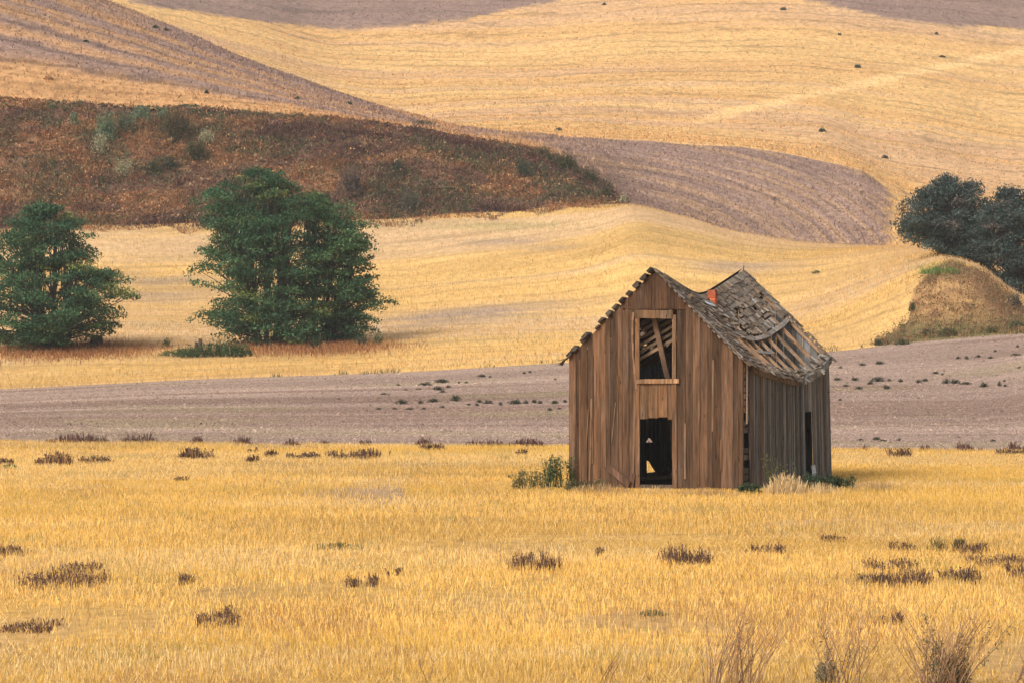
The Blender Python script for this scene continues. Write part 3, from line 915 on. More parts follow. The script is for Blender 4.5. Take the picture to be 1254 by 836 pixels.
def is_hole(u, v):
    t = u / HL
    return .2 < t < .97 and .15 + .12 * (1 - t) < v < .6 and lattice_cells[int(max(u, 0) / .40) % 64, int(round(v / .056)) % 64] < .36 + .22 * (v - .17) / .4


sh = MB()
nb = 18
for k in range(nb):
    v0 = .012 + k * .056
    segs = [(-.16, HL + .16)]
    cuts = [x * .3 for x in range(-1, int(HL / .3) + 2)]
    run = None
    for q in cuts + [99]:
        ok = q < HL and not gone(q, v0 + .02) and not (is_hole(q + .1, v0 - .012) and rnd(0, 1) < .7) and not (rnd(0, 1) < .04 and 1 < q < HL - .5)
        if ok and run is None: run = q
        if not ok and run is not None:
            strip(sh, rs, max(run, -.16) - rnd(0, .1), min(q, HL + .14), v0, v0 + .027, -.010, .012, tint((.24, .18, .135), .3), max(2, int((q - run if q < 99 else HL - run) / .5)))
            run = None
# a few loose boards still lying on the bare rafters
strip(sh, rs, 4.2, 8.0, .535, .575, .0, .03, (.27, .235, .205), 8)
strip(sh, rs, 3.6, 5.1, .70, .735, .0, .03, (.24, .22, .20), 3, 1, .05)
strip(sh, rs, 2.7, 7.9, .94, .965, -.01, .015, (.25, .22, .19), 10)
sh.build('roof_sheathing', M_SHING, house, defm=shear)

sg = MB()
v = 0.0
GS = [(.17, .135, .105), (.12, .095, .075), (.22, .175, .135), (.18, .12, .075), (.30, .265, .23)]
while v < 1.02:
    u = -.17 + rnd(-.05, 0)
    while u < HL + .15:
        w = rnd(.09, .2); t = u / HL
        p = .97
        if t > .12: p = .97 - .62 * float(sstep(.2, .38, np.array(v + .08 * (t - .5))))
        if t > .85: p = min(1, p + .2)
        if t < .12 + .04 * math.sin(9 * v): p = .985
        if t > .2 and .17 + .1 * (1 - t) < v < .6: p = .02 if is_hole(u + w / 2, v) else .94
        if gone(u, v): p = .02
        if gone(u, v) and v > .88: p = .3
        if v > .93 and t > .15: p = .5
        if rnd(0, 1) < p:
            l = .062 + rnd(-.008, .016); h = rnd(.022, .045); sk = rnd(-.02, .02)
            if rnd(0, 1) < .10: h += rnd(.01, .05)
            cc_ = tint(GS[random.choice((0, 0, 0, 1, 1, 2, 3, 4 if v > .15 else 0))], .25)
            a, b = u + .003, u + w - .004
            sg.hexa([rs(a, v, .013), rs(b, v, .013), rs(b + sk, v + l, h), rs(a + sk, v + l, h),
                     rs(a, v, .024), rs(b, v, .024), rs(b + sk, v + l, h + .014), rs(a + sk, v + l, h + .014)], cc_)
        u += w
    v += .056
# ragged ends and broken pieces along the eave and the near edge
for k in range(85):
    t = rnd(0, 1) ** .8; u = t * HL; v = rnd(.93, 1.03) if rnd(0, 1) < .75 else rnd(.55, 1); 
    if v < .93: u = rnd(-.1, .7)
    p = rs(u, v, rnd(.02, .06)); d = Vector((rnd(-.5, 1), rnd(-1, 1), rnd(-.7, .2))).normalized() * rnd(.1, .3)
    sg.beam(p, p + d, rnd(.05, .12), .012, tint(random.choice(GS), .25), (rnd(-.3, .3), rnd(-.3, .3), 1))
sg.build('roof_shingles', M_SHING, house, defm=shear)

# left slope: skip sheathing whose ends show along the gable, some shingles left on it
lb = MB(); nbl = 13
for k in range(nbl):
    v0 = .012 + k * .079 + rnd(-.014, .014)
    if k == 9: v0 += .025
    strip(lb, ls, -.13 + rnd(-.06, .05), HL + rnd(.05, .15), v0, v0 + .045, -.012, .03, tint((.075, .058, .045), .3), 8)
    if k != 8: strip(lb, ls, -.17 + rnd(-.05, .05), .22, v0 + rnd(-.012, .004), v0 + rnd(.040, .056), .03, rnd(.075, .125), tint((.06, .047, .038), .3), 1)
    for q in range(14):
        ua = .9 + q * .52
        if rnd(0, 1) < .9: strip(lb, ls, ua + rnd(-.03, .03), ua + .58, v0 - .01, v0 + .085, .056, .07, tint((.06, .05, .042), .3), 1)  # shade put into the shingle tone, so roof holes show a dim attic
for k in range(10):
    p = ls(-.1, rnd(.97, 1.05), .02); d = Vector((-rnd(.05, .22), rnd(-.1, .1), -rnd(.05, .2)))
    lb.beam(p, p + d, .07, .015, tint((.08, .06, .05), .3))
lb.build('bare_roof_battens', M_SHING, house, defm=shear)
rc = MB()      # trim boards under the near rakes and the ridge spike
rc.beam((HW / 2, -.09, ZR + .0), (HW + .02, -.09, ZE + .02), .05, .03, (.17, .14, .12), (0, 1, 0))
rc.beam((HW / 2, HL + .05, ZR - .02), (HW / 2 + .02, HL + .08, ZR + .16), .03, .03, (.08, .06, .05), (0, 1, 0))
rc.build('rake_board', M_GREY, house, defm=shear)
fa = MB()
for k in range(8):
    ua, ub = .55 + k * .55, .55 + (k + 1) * .55
    if ub > 5.0: break
    za, zb_ = ZE - sagE(ua) - .17, ZE - sagE(ub) - .17
    fa.hexa([(HW + .065, ua, za - .09), (HW + .10, ua, za - .09), (HW + .10, ub, zb_ - .09), (HW + .065, ub, zb_ - .09),
             (HW + .065, ua, za + .09), (HW + .10, ua, za + .09), (HW + .10, ub, zb_ + .09), (HW + .065, ub, zb_ + .09)], (.15, .105, .08), 3.)
fa.build('eave_plate', M_GREY, house, defm=shear)
fa = MB()
for k in range(6):
    ua, ub = 5.65 + k * .43, 5.65 + (k + 1) * .43
    za, zb_ = ZE - sagE(ua) - .10, ZE - sagE(ub) - .10
    fa.hexa([(HW + .07, ua, za - .13), (HW + .11, ua, za - .13), (HW + .11, ub, zb_ - .13), (HW + .07, ub, zb_ - .13),
             (HW + .07, ua, za + .10), (HW + .11, ua, za + .10), (HW + .11, ub, zb_ + .10), (HW + .07, ub, zb_ + .10)], (.22, .235, .245), 9.)
fo = fa.build('fascia_board', M_GREY, house, defm=shear); fo['label'] = 'pale grey fascia board at the far end of the eave'
ch = MB()
cu, cv = 4.45, .10
b0 = rs(cu, cv, 0) ; zc0 = b0.z - .2
for k in range(7):
    d = rnd(-.012, .012); z = zc0 + k * .083
    ch.hexa([(b0.x - .12 + d, cu - .12, z), (b0.x + .12 + d, cu - .12, z), (b0.x + .12 + d, cu + .12, z), (b0.x - .12 + d, cu + .12, z),
             (b0.x - .12 + d, cu - .12, z + .075), (b0.x + .12 + d, cu - .12, z + .075), (b0.x + .12 + d, cu + .12, z + .075), (b0.x - .12 + d, cu + .12, z + .075)], tint((.46, .11, .045), .35))
cho = ch.build('chimney_stub', M_BEAM, house, defm=shear); cho['label'] = 'orange brick chimney stub poking through the roof'
ch = MB()
strip(ch, rs, 3.35, 4.1, .13, .165, .05, .07, (.42, .52, .55), 2)
ch.build('metal_flashing', M_BEAM, house, defm=shear)
# timbers inside
it = MB()
for k in range(6):
    it.beam((2.0, .55 + .03 * k, 3.75 + k * .2), (3.5, .75 + .03 * k, 4.62 + k * .2), .085, .02, tint((.20, .13, .08), .3), (0, 1, 0))  # slats added close behind the window to catch skylight as bright bars
it.beam((2.45, .35, 5.2), (3.0, .5, 2.72), .15, .1, (.12, .072, .045), (0, 1, 0))
it.beam((.9, 5.5, .1), (2.9, 4.2, 2.3), .16, .12, (.10, .075, .055), (0, 1, 0))
it.beam((.4, 7.4, .3), (2.2, 6.5, 1.5), .3, .06, (.08, .06, .045), (0, 1, 0))
it.beam((1.0, 3.0, .15), (3.4, 3.4, .35), .14, .1, (.16, .12, .09))
it.beam((.6, 2.5, .12), (3.2, 4.6, .25), .16, .05, (.18, .14, .11))
for k in range(7):
    it.beam((.1, .8 + k * 1.15, 2.55), (HW - .1, .8 + k * 1.15, 2.55), .05, .16, (.12, .085, .06), (0, 1, 0))
it.build('fallen_timbers', M_BEAM, house)


# ------------------------------------------------------------------ vegetation
def tube_np(mb, a, b, r0, r1, col, bend=.1, n=5):
    a, b = Vector(a), Vector(b); L = (b - a).length; pts = []
    o = Vector((rnd(-1, 1), rnd(-1, 1), rnd(.2, 1))) * bend * L
    for i in range(5):
        t = i / 4; pts.append(a.lerp(b, t) + o * math.sin(math.pi * t) * .5)
    mb.tube(pts, [r0 + (r1 - r0) * i / 4 for i in range(5)], col, n)


def tree(name, label, cat, group, base_px, Yd, outline, stems, npads, pad_r, leaf_n, cols_, leafs=(.16, .32), flat=.48, tilt=.78, twig=0, base_y=None, base_z=None, out=.24):
    """outline: (row, left column, right column) of the crown in the photo at this distance"""
    X0 = (base_px - CX) / F * Yd
    z0 = float(height(np.array([X0]), np.array([Yd]))[0]) - .1 if base_z is None else base_z
    root = empty(name, (X0, Yd, z0), label, cat, group)
    k = Yd / F
    O = np.array(outline, float)
    zz = CH - (O[:, 0] - HY) * k - z0; xl = (O[:, 1] - CX) * k - X0; xr = (O[:, 2] - CX) * k - X0
    zo = zz[::-1]; xl = xl[::-1]; xr = xr[::-1]
    zs = np.linspace(zo[0], zo[-1], 200); wl = np.interp(zs, zo, xr - xl) + .3
    pz = rng.choice(zs, npads, p=wl / wl.sum())
    L, R = np.interp(pz, zo, xl), np.interp(pz, zo, xr)
    hw = (R - L) / 2; xc = (R + L) / 2
    npads = int(npads * 2.0)
    pz = rng.choice(zs, npads, p=wl / wl.sum()); L, R = np.interp(pz, zo, xl), np.interp(pz, zo, xr); hw = (R - L) / 2; xc = (R + L) / 2
    pr = np.minimum(rng.uniform(*pad_r, npads) * .78, .25 + hw * .6)
    a = rng.uniform(0, 2 * np.pi, npads); r = np.sqrt(rng.uniform(.0, 1.0, npads)) * np.where(rng.rand(npads) < out, rng.uniform(1.0, 1.27, npads), 1.)
    hw2 = np.maximum(hw - pr * .55, .1)
    px_, py_ = xc + hw2 * r * np.cos(a), hw2 * .85 * r * np.sin(a)
    wood = MB(); bark = (.085, .07, .06)
    top = zo[-1]
    for (sx, lean, hf) in stems:
        wood.tube([(sx, 0, -.3), (sx + lean * .12, 0, top * .12), (sx + lean * .45, .1, top * .4), (sx + lean, 0, top * hf)], [.26, .2, .13, .03], bark, 7)
    for i in range(npads):
        st = min(stems, key=lambda q: abs(q[0] + q[1] * .5 - px_[i]))
        zf = max(.2, pz[i] * rng.uniform(.35, .7)); fz = min(zf / (top * st[2]), 1)
        tube_np(wood, (st[0] + st[1] * fz, 0, zf), (px_[i], py_[i], pz[i]), .07, .015, bark, .12, 4)
    for i in range(twig):
        j = rng.randint(npads); p = Vector((px_[j], py_[j], pz[j])); d = Vector((rng.normal(0, 1), rng.normal(0, 1), rng.normal(.4, .6))).normalized()
        tube_np(wood, p, p + d * rnd(.8, 1.8), .025, .006, (.20, .17, .16), .1, 3)
    wood.build('trunk', M_BARK, root, True)
    cn, cl = [], []
    for i in range(npads):
        m = int(leaf_n * 1.2 * (pr[i] / pad_r[1]) ** 1.6) + 30
        rr = np.sqrt(rng.rand(m)) * pr[i] * rng.uniform(.75, 1.2, m); aa = rng.uniform(0, 6.283, m)
        th = rng.normal(0, 1, m) * pr[i] * flat * .5 * (1.1 - .6 * rr / pr[i])
        dz = th - .14 * (rr / pr[i]) ** 2 * pr[i] + .25 * rr * np.cos(aa + i)
        # pads reach outward: stretch along the limb's direction
        cn.append(np.stack([px_[i] + rr * np.cos(aa) * 1.15, py_[i] + rr * np.sin(aa), pz[i] + dz], -1))
        tone = rng.rand() ** 1.3
        base = np.array(cols_[0]) * (1 - tone) + np.array(cols_[1]) * tone
        if rng.rand() < .07: base = np.array(cols_[2])
        cl.append(base[None] * rng.uniform(.65, 1.4, m)[:, None])
    cn = np.concatenate(cn); cl = np.concatenate(cl)
    V, Q, C = leaf_quads(cn, rng.uniform(*leafs, len(cn)), tilt, cl)
    mesh_np('crown', V, Q, col=C, mat=M_LEAF, parent=root)
    return root


LG = [(.032, .082, .042), (.090, .180, .078), (.16, .20, .06)]
tree('locust_tree', 'broad dark green tree at the left edge of the picture, smaller than its neighbours', 'tree', 'green trees on the golden slope',
     62, 336, [(246, 52, 66), (262, 20, 96), (285, -8, 118), (300, -14, 126), (322, -20, 128), (338, -30, 160), (352, -36, 178), (370, -38, 170), (390, -36, 156), (404, -30, 144), (417, 0, 118)],
     [(-.3, -1.2, .8), (.1, .3, .95), (.5, 1.6, .7)], 150, (.7, 1.5), 250, LG)
tree('locust_tree', 'tallest dark green tree with layered branches beside the low green bush', 'tree', 'green trees on the golden slope',
     326, 338, [(210, 300, 352), (224, 266, 366), (242, 244, 372), (262, 240, 380), (285, 252, 388), (305, 236, 392), (325, 232, 396), (345, 236, 398), (365, 246, 400), (388, 250, 404), (404, 256, 402), (416, 272, 396)],
     [(-.5, -1.5, .85), (0, .2, .97), (.6, 1.4, .8)], 165, (.8, 1.7), 260, LG)
tree('locust_tree', 'medium green tree leaning right against the tallest tree', 'tree', 'green trees on the golden slope',
     392, 341, [(236, 362, 398), (248, 358, 432), (270, 366, 452), (290, 366, 466), (310, 372, 464), (330, 366, 458), (350, 362, 468), (366, 362, 474), (385, 366, 464), (402, 370, 458), (416, 384, 440)],
     [(-.3, -.6, .95), (.2, 1.2, .9), (.5, 2.2, .6)], 105, (.7, 1.4), 240, [(.040, .092, .044), (.11, .20, .08), (.18, .21, .07)])
BG = [(.042, .064, .060), (.095, .130, .112), (.16, .13, .11)]
tree('dense_tree', 'dark bluish rounded tree overhanging the mound on the far right', 'tree', 'dark trees behind the mound',
     1198, 352, [(219, 1152, 1180), (228, 1132, 1204), (240, 1112, 1212), (255, 1104, 1226), (272, 1098, 1232), (290, 1104, 1234), (300, 1122, 1234), (312, 1150, 1232), (330, 1178, 1226), (348, 1190, 1222)],
     [(0, -2.2, .75), (.2, -.6, .8), (.4, .3, .8)], 150, (.6, 1.2), 260, BG, (.16, .3), .7, .8, 200, out=.3)
tree('dense_tree', 'dark bluish grey tree with bare twigs cut by the right picture edge', 'tree', 'dark trees behind the mound',
     1238, 346, [(232, 1226, 1240), (240, 1212, 1266), (248, 1198, 1284), (265, 1192, 1302), (290, 1190, 1308), (315, 1208, 1304), (340, 1216, 1290), (360, 1222, 1268)],
     [(-.2, -.6, .8), (.2, .6, .85), (.4, 1.6, .7)], 110, (.6, 1.2), 260, BG, (.16, .3), .7, .8, 200, out=.3)


def dome_mesh(name, n, w, h, cols_, leaf, upright=0.):
    """a leafy low shrub centred on its own origin"""
    a = rng.uniform(0, 6.283, n); ct = rng.rand(n); r = rng.uniform(.55, 1, n)
    st = np.sqrt(1 - ct ** 2)
    lump = .75 + .5 * vnoise(np.cos(a) * 2 + 9, np.sin(a) * 2 + ct * 2 + 9, rng.randint(60) + 400)
    P = np.stack([st * np.cos(a) * w / 2 * r * lump, st * np.sin(a) * w / 2 * r * lump, ct * h * r * lump + .02], -1)
    ci = rng.rand(n)[:, None]
    col = (np.array(cols_[0]) * (1 - ci) + np.array(cols_[1]) * ci) * rng.uniform(.7, 1.3, n)[:, None]
    V, Q, C = leaf_quads(P, rng.uniform(*leaf, n), .8, col, .45)
    nb = max(10, n // 6); aa = rng.uniform(0, 6.283, nb)
    bl = blades(np.stack([np.cos(aa) * w * .08, np.sin(aa) * w * .08, np.zeros(nb)], -1), rng.uniform(.5, 1, nb) * h, np.full(nb, leaf[0] * .35), rng.uniform(.2, 1, nb) * min(w / h, 1.2) * .45, aa, np.tile(np.array(cols_[0]) * .8, (nb, 1)), .3)
    return np.concatenate([V, bl[0]]), np.concatenate([Q, bl[1] + len(V)]), np.concatenate([C, bl[2]])


def tuft_mesh(n, w, d, h, cols_, bw, lean=.3, tall=.6, lumps=0):
    a = rng.uniform(0, 6.283, n); r = np.sqrt(rng.rand(n))
    r = r ** 1.25
    P = np.stack([np.cos(a) * r * w / 2, np.sin(a) * r * d / 2, np.full(n, -.02)], -1)
    ci = rng.rand(n)[:, None]; col = (np.array(cols_[0]) * (1 - ci) + np.array(cols_[1]) * ci) * rng.uniform(.7, 1.3, n)[:, None]
    hh = h * rng.uniform(tall, 1, n) * (1.05 - .5 * r ** 2)
    if lumps:
        la = rng.uniform(-1, 1, (lumps, 2)); lh = rng.uniform(.45, 1.05, lumps); k = rng.randint(0, lumps, n)
        un = rng.rand(n) < .0
        P[:, 0] = np.where(un, rng.normal(0, .42, n), la[k, 0] * .45 + rng.normal(0, .085, n)) * w; P[:, 1] = np.where(un, rng.normal(0, .5, n), la[k, 1] * .5 + rng.normal(0, .12, n)) * d
        hh = h * lh[k] * rng.uniform(.35, 1, n) * np.where(un, .7, 1)
        sm = rng.rand(n) < .22; col[sm] = np.array((.42, .27, .11)) * rng.uniform(.6, 1.1, (sm.sum(), 1))
        wt = rng.rand(); col = col * (1 + .5 * wt * rng.rand(n)[:, None] * np.array((1.3, .9, .6)))
    le = rng.uniform(0, lean, n); az = rng.uniform(0, 6.283, n)
    V, Q, C = blades(P, hh, rng.uniform(.7, 1.3, n) * bw, le, az, col, .5)
    if lumps:
        k = rng.randint(0, n, n); f = rng.uniform(.45, 1.02, n)[:, None]
        LP = P[k] + f * np.stack([np.cos(az[k]) * le[k] * hh[k], np.sin(az[k]) * le[k] * hh[k], hh[k]], -1)
        V2, Q2, C2 = leaf_quads(LP, rng.uniform(1.6, 3.6, n) * bw, 1., col[k] * rng.uniform(.7, 1.3, (n, 1)), .55)
        V, Q, C = np.concatenate([V, V2]), np.concatenate([Q, Q2 + len(V)]), np.concatenate([C, C2])
    return V, Q, C


def shrub(px, py, w, h, label, name='shrub', cat='shrub', group=None, cols_=None, n=None, style='dome', lean=.35, mat=None, leaf=None, dy=0.0, lumps=0):
    p, k = at(px, py + h * .35)
    W, H = w / k, h / k
    if style == 'dome':
        lf = leaf or (max(.05, 1.6 / k), max(.09, 3.2 / k))
        V, Q, C = dome_mesh(name, n or int(np.clip(w * h * 2.2, 50, 2500)), W, H, cols_, lf)
    else:
        V, Q, C = tuft_mesh(n or int(np.clip(w * 4, 40, 900)), W, W * .8 if dy == 0 else dy, H, cols_, leaf or max(.02, 1.0 / k), lean, lumps=lumps)
    o = mesh_np(name, V, Q, col=C, mat=mat or (M_LEAF if style == 'dome' else M_DRY))
    o.location = (p.x, p.y, p.z)
    return tag(o, label, cat, group)


# weeds on the bare soil
WEEDC = [(.040, .050, .032), (.075, .080, .050)]
left = [(542, 466, 20, 6), (521, 470, 20, 5), (537, 475, 15, 6), (542, 479, 8, 4), (549, 473, 8, 4), (488, 471, 6, 3), (470, 482, 9, 3), (497, 477, 4, 3), (513, 476, 10, 2),
        (590, 460, 14, 4), (600, 461, 6, 3), (571, 468, 6, 3), (562, 468, 4, 3), (642, 456, 5, 4), (649, 455, 6, 4), (680, 464, 5, 3), (558, 487, 15, 10), (492, 492, 17, 7),
        (515, 492, 9, 5), (530, 490, 15, 6), (542, 498, 7, 4), (502, 500, 13, 3), (519, 500, 7, 3), (483, 500, 7, 3), (464, 500, 8, 3), (574, 495, 8, 3), (587, 491, 8, 5),
        (598, 492, 16, 6), (584, 495, 7, 4), (613, 494, 8, 6), (631, 492, 18, 7), (644, 492, 9, 5), (654, 491, 8, 6), (661, 492, 8, 5), (679, 492, 10, 6), (692, 491, 6, 5),
        (673, 501, 6, 4), (685, 500, 7, 3), (246, 518, 6, 3), (85, 519, 6, 2)]
right = [(1077, 444, 13, 5), (1056, 446, 10, 4), (1029, 450, 6, 3), (1173, 438, 6, 4), (1184, 438, 8, 5), (1198, 436, 8, 4), (1213, 438, 10, 3), (1219, 430, 5, 3), (1246, 424, 6, 4),
         (1025, 464, 13, 4), (1047, 464, 9, 5), (1075, 464, 22, 7), (1089, 465, 8, 4), (1066, 469, 9, 5), (1103, 466, 8, 5), (1052, 475, 10, 5), (1086, 474, 11, 6), (1036, 472, 10, 3),
         (1125, 467, 9, 5), (1133, 465, 9, 5), (1146, 456, 10, 4), (1154, 458, 6, 3), (1159, 467, 12, 7), (1170, 467, 15, 7), (1183, 469, 14, 4), (1205, 471, 13, 7), (1224, 470, 6, 7),
         (1231, 472, 5, 4), (1230, 466, 4, 3), (1029, 489, 6, 3), (1073, 537, 11, 5), (1082, 539, 10, 3), (1101, 538, 9, 3), (1054, 538, 8, 3), (1216, 539, 8, 3), (1248, 450, 6, 3), (1245, 434, 15, 3)]
ORD = ['first', 'second', 'third', 'fourth', 'fifth', 'sixth', 'seventh', 'eighth', 'ninth', 'tenth', 'eleventh', 'twelfth', 'thirteenth', 'fourteenth', 'fifteenth', 'sixteenth',
       'seventeenth', 'eighteenth', 'nineteenth', 'twentieth', 'twenty-first', 'twenty-second', 'twenty-third', 'twenty-fourth', 'twenty-fifth']
protos = [dome_mesh('weed', 260, 1, .6, WEEDC, (.09, .2)) for _ in range(7)]
pmesh = [mesh_np('weed_clump', V, Q, col=C, mat=M_LEAF) for V, Q, C in protos]
used = [False] * 7
for side, lst, rows in (('left', left, ((0, 484, 'upper'), (484, 510, 'middle'), (510, 999, 'lowest'))), ('right', right, ((0, 453, 'upper'), (453, 500, 'middle'), (500, 999, 'lowest')))):
    for lo, hi, rn in rows:
        row = sorted(q for q in lst if lo <= q[1] < hi)
        for j, (px, py, w, h) in enumerate(row):
            p, k = at(px, py + h * .4)
            i = rng.randint(7)
            o = pmesh[i]
            if used[i]: o = o.copy(); COL.objects.link(o)
            used[i] = True
            o.location = p; o.scale = (w / k * 1.1, w / k * rng.uniform(.7, 1.2), h / k / .6 * .85); o.rotation_euler = (0, 0, rng.uniform(0, 6.28))
            size = 'broad' if w > 13 else 'small' if w > 7 else 'tiny'
            tag(o, f'{size} weed clump on bare soil, {ORD[j]} from left in {rn} row {side} of house', 'weed', 'weed clumps on the ploughed field')
for i in range(7):
    if not used[i]: bpy.data.objects.remove(pmesh[i])

# dark dry weed patches standing in the near stubble
DK = [(.062, .036, .032), (.15, .088, .06)]; OL = [(.085, .085, .035), (.16, .15, .06)]
FG = [(12, 672, 46, 14, 'dark weed patch in the stubble at the left picture edge'),
      (75, 706, 100, 16, 'long ragged dark weed patch in the stubble at lower left'),
      (228, 707, 22, 15, 'small dark spiky weed tuft right of the long ragged patch'),
      (100, 692, 60, 10, 'faint thin brown weed streak just above the long ragged patch'),
      (265, 755, 55, 16, 'dark weed patch alone near the lower left of the stubble'),
      (40, 765, 60, 9, 'greyish low weeds at the bottom left edge'),
      (444, 709, 34, 14, 'dark weed patch right of centre left, below a smaller tuft'),
      (482, 696, 20, 13, 'small dark weed tuft above and right of a wider patch'),
      (655, 687, 56, 18, 'dark weed patch with a tall spike in the stubble below the house corner'),
      (735, 675, 12, 10, 'tiny dark weed tuft between two large patches below the house'),
      (843, 677, 66, 19, 'large dark weed patch in the stubble directly below the front wall'),
      (940, 671, 40, 12, 'sparse thin dark weeds right of the patch below the house'),
      (1020, 658, 32, 8, 'narrow dark weed streak, topmost of the right-hand patches'),
      (1090, 688, 58, 14, 'dark weed patch, middle one of the cluster at right'),
      (1068, 707, 44, 14, 'dark weed patch at the lower left of the right-hand cluster'),
      (1112, 707, 48, 17, 'dense dark weed patch at the bottom centre of the right-hand cluster'),
      (1175, 702, 52, 16, 'darkest weed patch at the lower right of the right-hand cluster'),
      (1105, 669, 32, 10, 'thin dark weeds above the cluster on the right'),
      (1190, 670, 42, 12, 'dark weed patch beside the green weed on the right'),
      (1220, 684, 60, 12, 'scattered dark weeds near the right picture edge'),
      (1246, 698, 24, 14, 'dark weed patch cut by the right picture edge'),
      (1092, 757, 22, 14, 'small dark weed tuft above the tall weed stems'),
      (68, 561, 44, 17, 'dark drooping weed patch near the soil edge at far left'),
      (112, 562, 38, 10, 'low dark weed patch right of the drooping one at far left'),
      (12, 564, 26, 10, 'dark weeds at the left edge above a green tuft'),
      (237, 554, 40, 14, 'dark weed patch near the soil edge, between far left patches and the long pair'),
      (309, 560, 12, 10, 'small dark weed tuft near the soil edge, left of the long pair'),
      (309, 550, 12, 8, 'tiny dark weed tuft right at the soil edge'),
      (333, 554, 14, 10, 'round dark weed tuft just left of the long pair'),
      (372, 557, 46, 9, 'low dark weed streak, left one of the long pair near the soil edge'),
      (436, 554, 64, 13, 'dark weed patch, right one of the long pair near the soil edge'),
      (222, 586, 16, 6, 'tiny dark weed tuft alone in the upper left stubble'),
      (637, 553, 10, 9, 'tiny dark weed tuft left of the house near the soil edge'),
      (1101, 552, 26, 13, 'dark weed patch right of the house at the soil edge'),
      (1236, 552, 40, 8, 'dark weed strip at the soil edge on the far right'),
      (530, 546, 30, 9, 'dark weed strip at the soil edge left of the house')]
for px, py, w, h, lb_ in FG:
    shrub(px, py + h * .12, w * 1.0, h * (1.3 if py > 620 else 1.1), lb_, 'dry_weed', 'weed', 'dark dry weeds in the stubble', DK, int(np.clip(w * 7.5, 80, 700)), 'tuft', .55, None, .020 if py > 640 else .038, dy=w * .034, lumps=int(np.clip(w / 3, 3, 22)))
shrub(415, 669, 76, 11, 'olive green weed patch in the middle left stubble', 'green_weed', 'weed', 'green weeds in the stubble', OL, 240, 'tuft', .4, M_LEAF, .02, dy=1.4)
shrub(12, 571, 22, 8, 'bright green tuft at the left edge below dark weeds', 'green_weed', 'weed', 'green weeds in the stubble', [(.05, .10, .03), (.09, .15, .05)], 90, 'tuft', .4, M_LEAF, .03)
shrub(1148, 668, 26, 20, 'spindly green weed left of dark patches on the right', 'green_weed', 'weed', 'green weeds in the stubble', OL, 70, 'tuft', .5, M_LEAF, .018)
shrub(1176, 668, 20, 17, 'bushy dark green weed beside a dark patch on the right', 'green_weed', 'weed', 'green weeds in the stubble', [(.04, .07, .03), (.08, .11, .045)], 120, 'tuft', .5, M_LEAF, .02)
shrub(800, 750, 40, 10, 'low green weeds in the stubble well below the house door', 'green_weed', 'weed', 'green weeds in the stubble', OL, 90, 'tuft', .4, M_LEAF, .018, dy=1.)

# plants round the house
def leafy_stalks(px, py, w, h, ns, label, cols_, name='tall_weed', group='weeds around the house', lw=.05, d=.5, lean=.25, leaves=16):
    p, k = at(px, py); W, H = w / k, h / k
    root = empty(name, p, label, 'weed', group)
    mb = MB(); cn = []
    for i in range(ns):
        bx, by = rnd(-.5, .5) * W, rnd(-.5, .5) * d; hh = H * rnd(.55, 1); tx, ty = bx + rnd(-lean, lean) * hh, by + rnd(-lean, lean) * hh
        mb.tube([(bx, by, -.03), ((bx + tx) / 2 + rnd(-.03, .03), (by + ty) / 2, hh * .5), (tx, ty, hh)], [.011, .008, .003], tint(cols_[0], .2), 4)
        for j in range(leaves):
            t = rnd(.15, 1) ** .8; cn.append((bx + (tx - bx) * t + rnd(-1, 1) * .08, by + (ty - by) * t + rnd(-1, 1) * .08, hh * t))
    mb.build('stems', M_BARK, root)
    cn = np.array(cn); m = len(cn); ci = rng.rand(m)[:, None]
    V, Q, C = leaf_quads(cn, rng.uniform(lw * 1.2, lw * 2.6, m), .8, (np.array(cols_[0]) * (1 - ci) + np.array(cols_[1]) * ci) * rng.uniform(.7, 1.3, m)[:, None], .45)
    mesh_np('leaves', V, Q, col=C, mat=M_LEAF, parent=root)
    return root


GRN = [(.055, .085, .035), (.11, .14, .055)]
leafy_stalks(684, 597, 30, 42, 40, 'bushy green weed at the left corner of the front wall', GRN)
leafy_stalks(648, 600, 40, 28, 34, 'lower yellowish weed left of the green bush by the front wall', [(.15, .14, .055), (.27, .22, .09)])
leafy_stalks(945, 601, 14, 48, 7, 'tall thin green weed against the grey side wall', [(.09, .105, .045), (.16, .16, .07)], leaves=22)
leafy_stalks(968, 599, 14, 34, 6, 'shorter thin weed right of the tall one by the grey wall', [(.10, .10, .045), (.19, .17, .07)])
leafy_stalks(1005, 601, 32, 24, 30, 'low dark green weed below the grey wall opening', [(.03, .055, .03), (.06, .09, .045)])
leafy_stalks(1028, 600, 30, 20, 30, 'dark green weed at the far right corner of the house', [(.03, .06, .03), (.06, .10, .05)])
leafy_stalks(918, 605, 26, 14, 26, 'low green weed at the corner between brown and grey walls', [(.035, .06, .03), (.07, .10, .045)])
leafy_stalks(716, 602, 44, 17, 30, 'low olive weeds under the left part of the front wall', [(.09, .085, .04), (.16, .14, .07)])
PALE = [(.55, .38, .18), (.75, .58, .33)]
shrub(962, 597, 50, 30, 'pale dry grass tussock against the grey side wall', 'grass_tussock', 'grass', 'grass tussocks by the house', PALE, 520, 'tuft', .5, M_STRAW, .018, dy=.7)
shrub(1003, 600, 60, 18, 'thin pale grass under the opening in the grey wall', 'grass_tussock', 'grass', 'grass tussocks by the house', PALE, 260, 'tuft', .5, M_STRAW, .016, dy=.8)
shrub(1068, 596, 70, 14, 'brownish low grass right of the house', 'grass_tussock', 'grass', 'grass tussocks by the house', [(.36, .24, .12), (.5, .34, .17)], 300, 'tuft', .5, M_STRAW, .016, dy=2.)
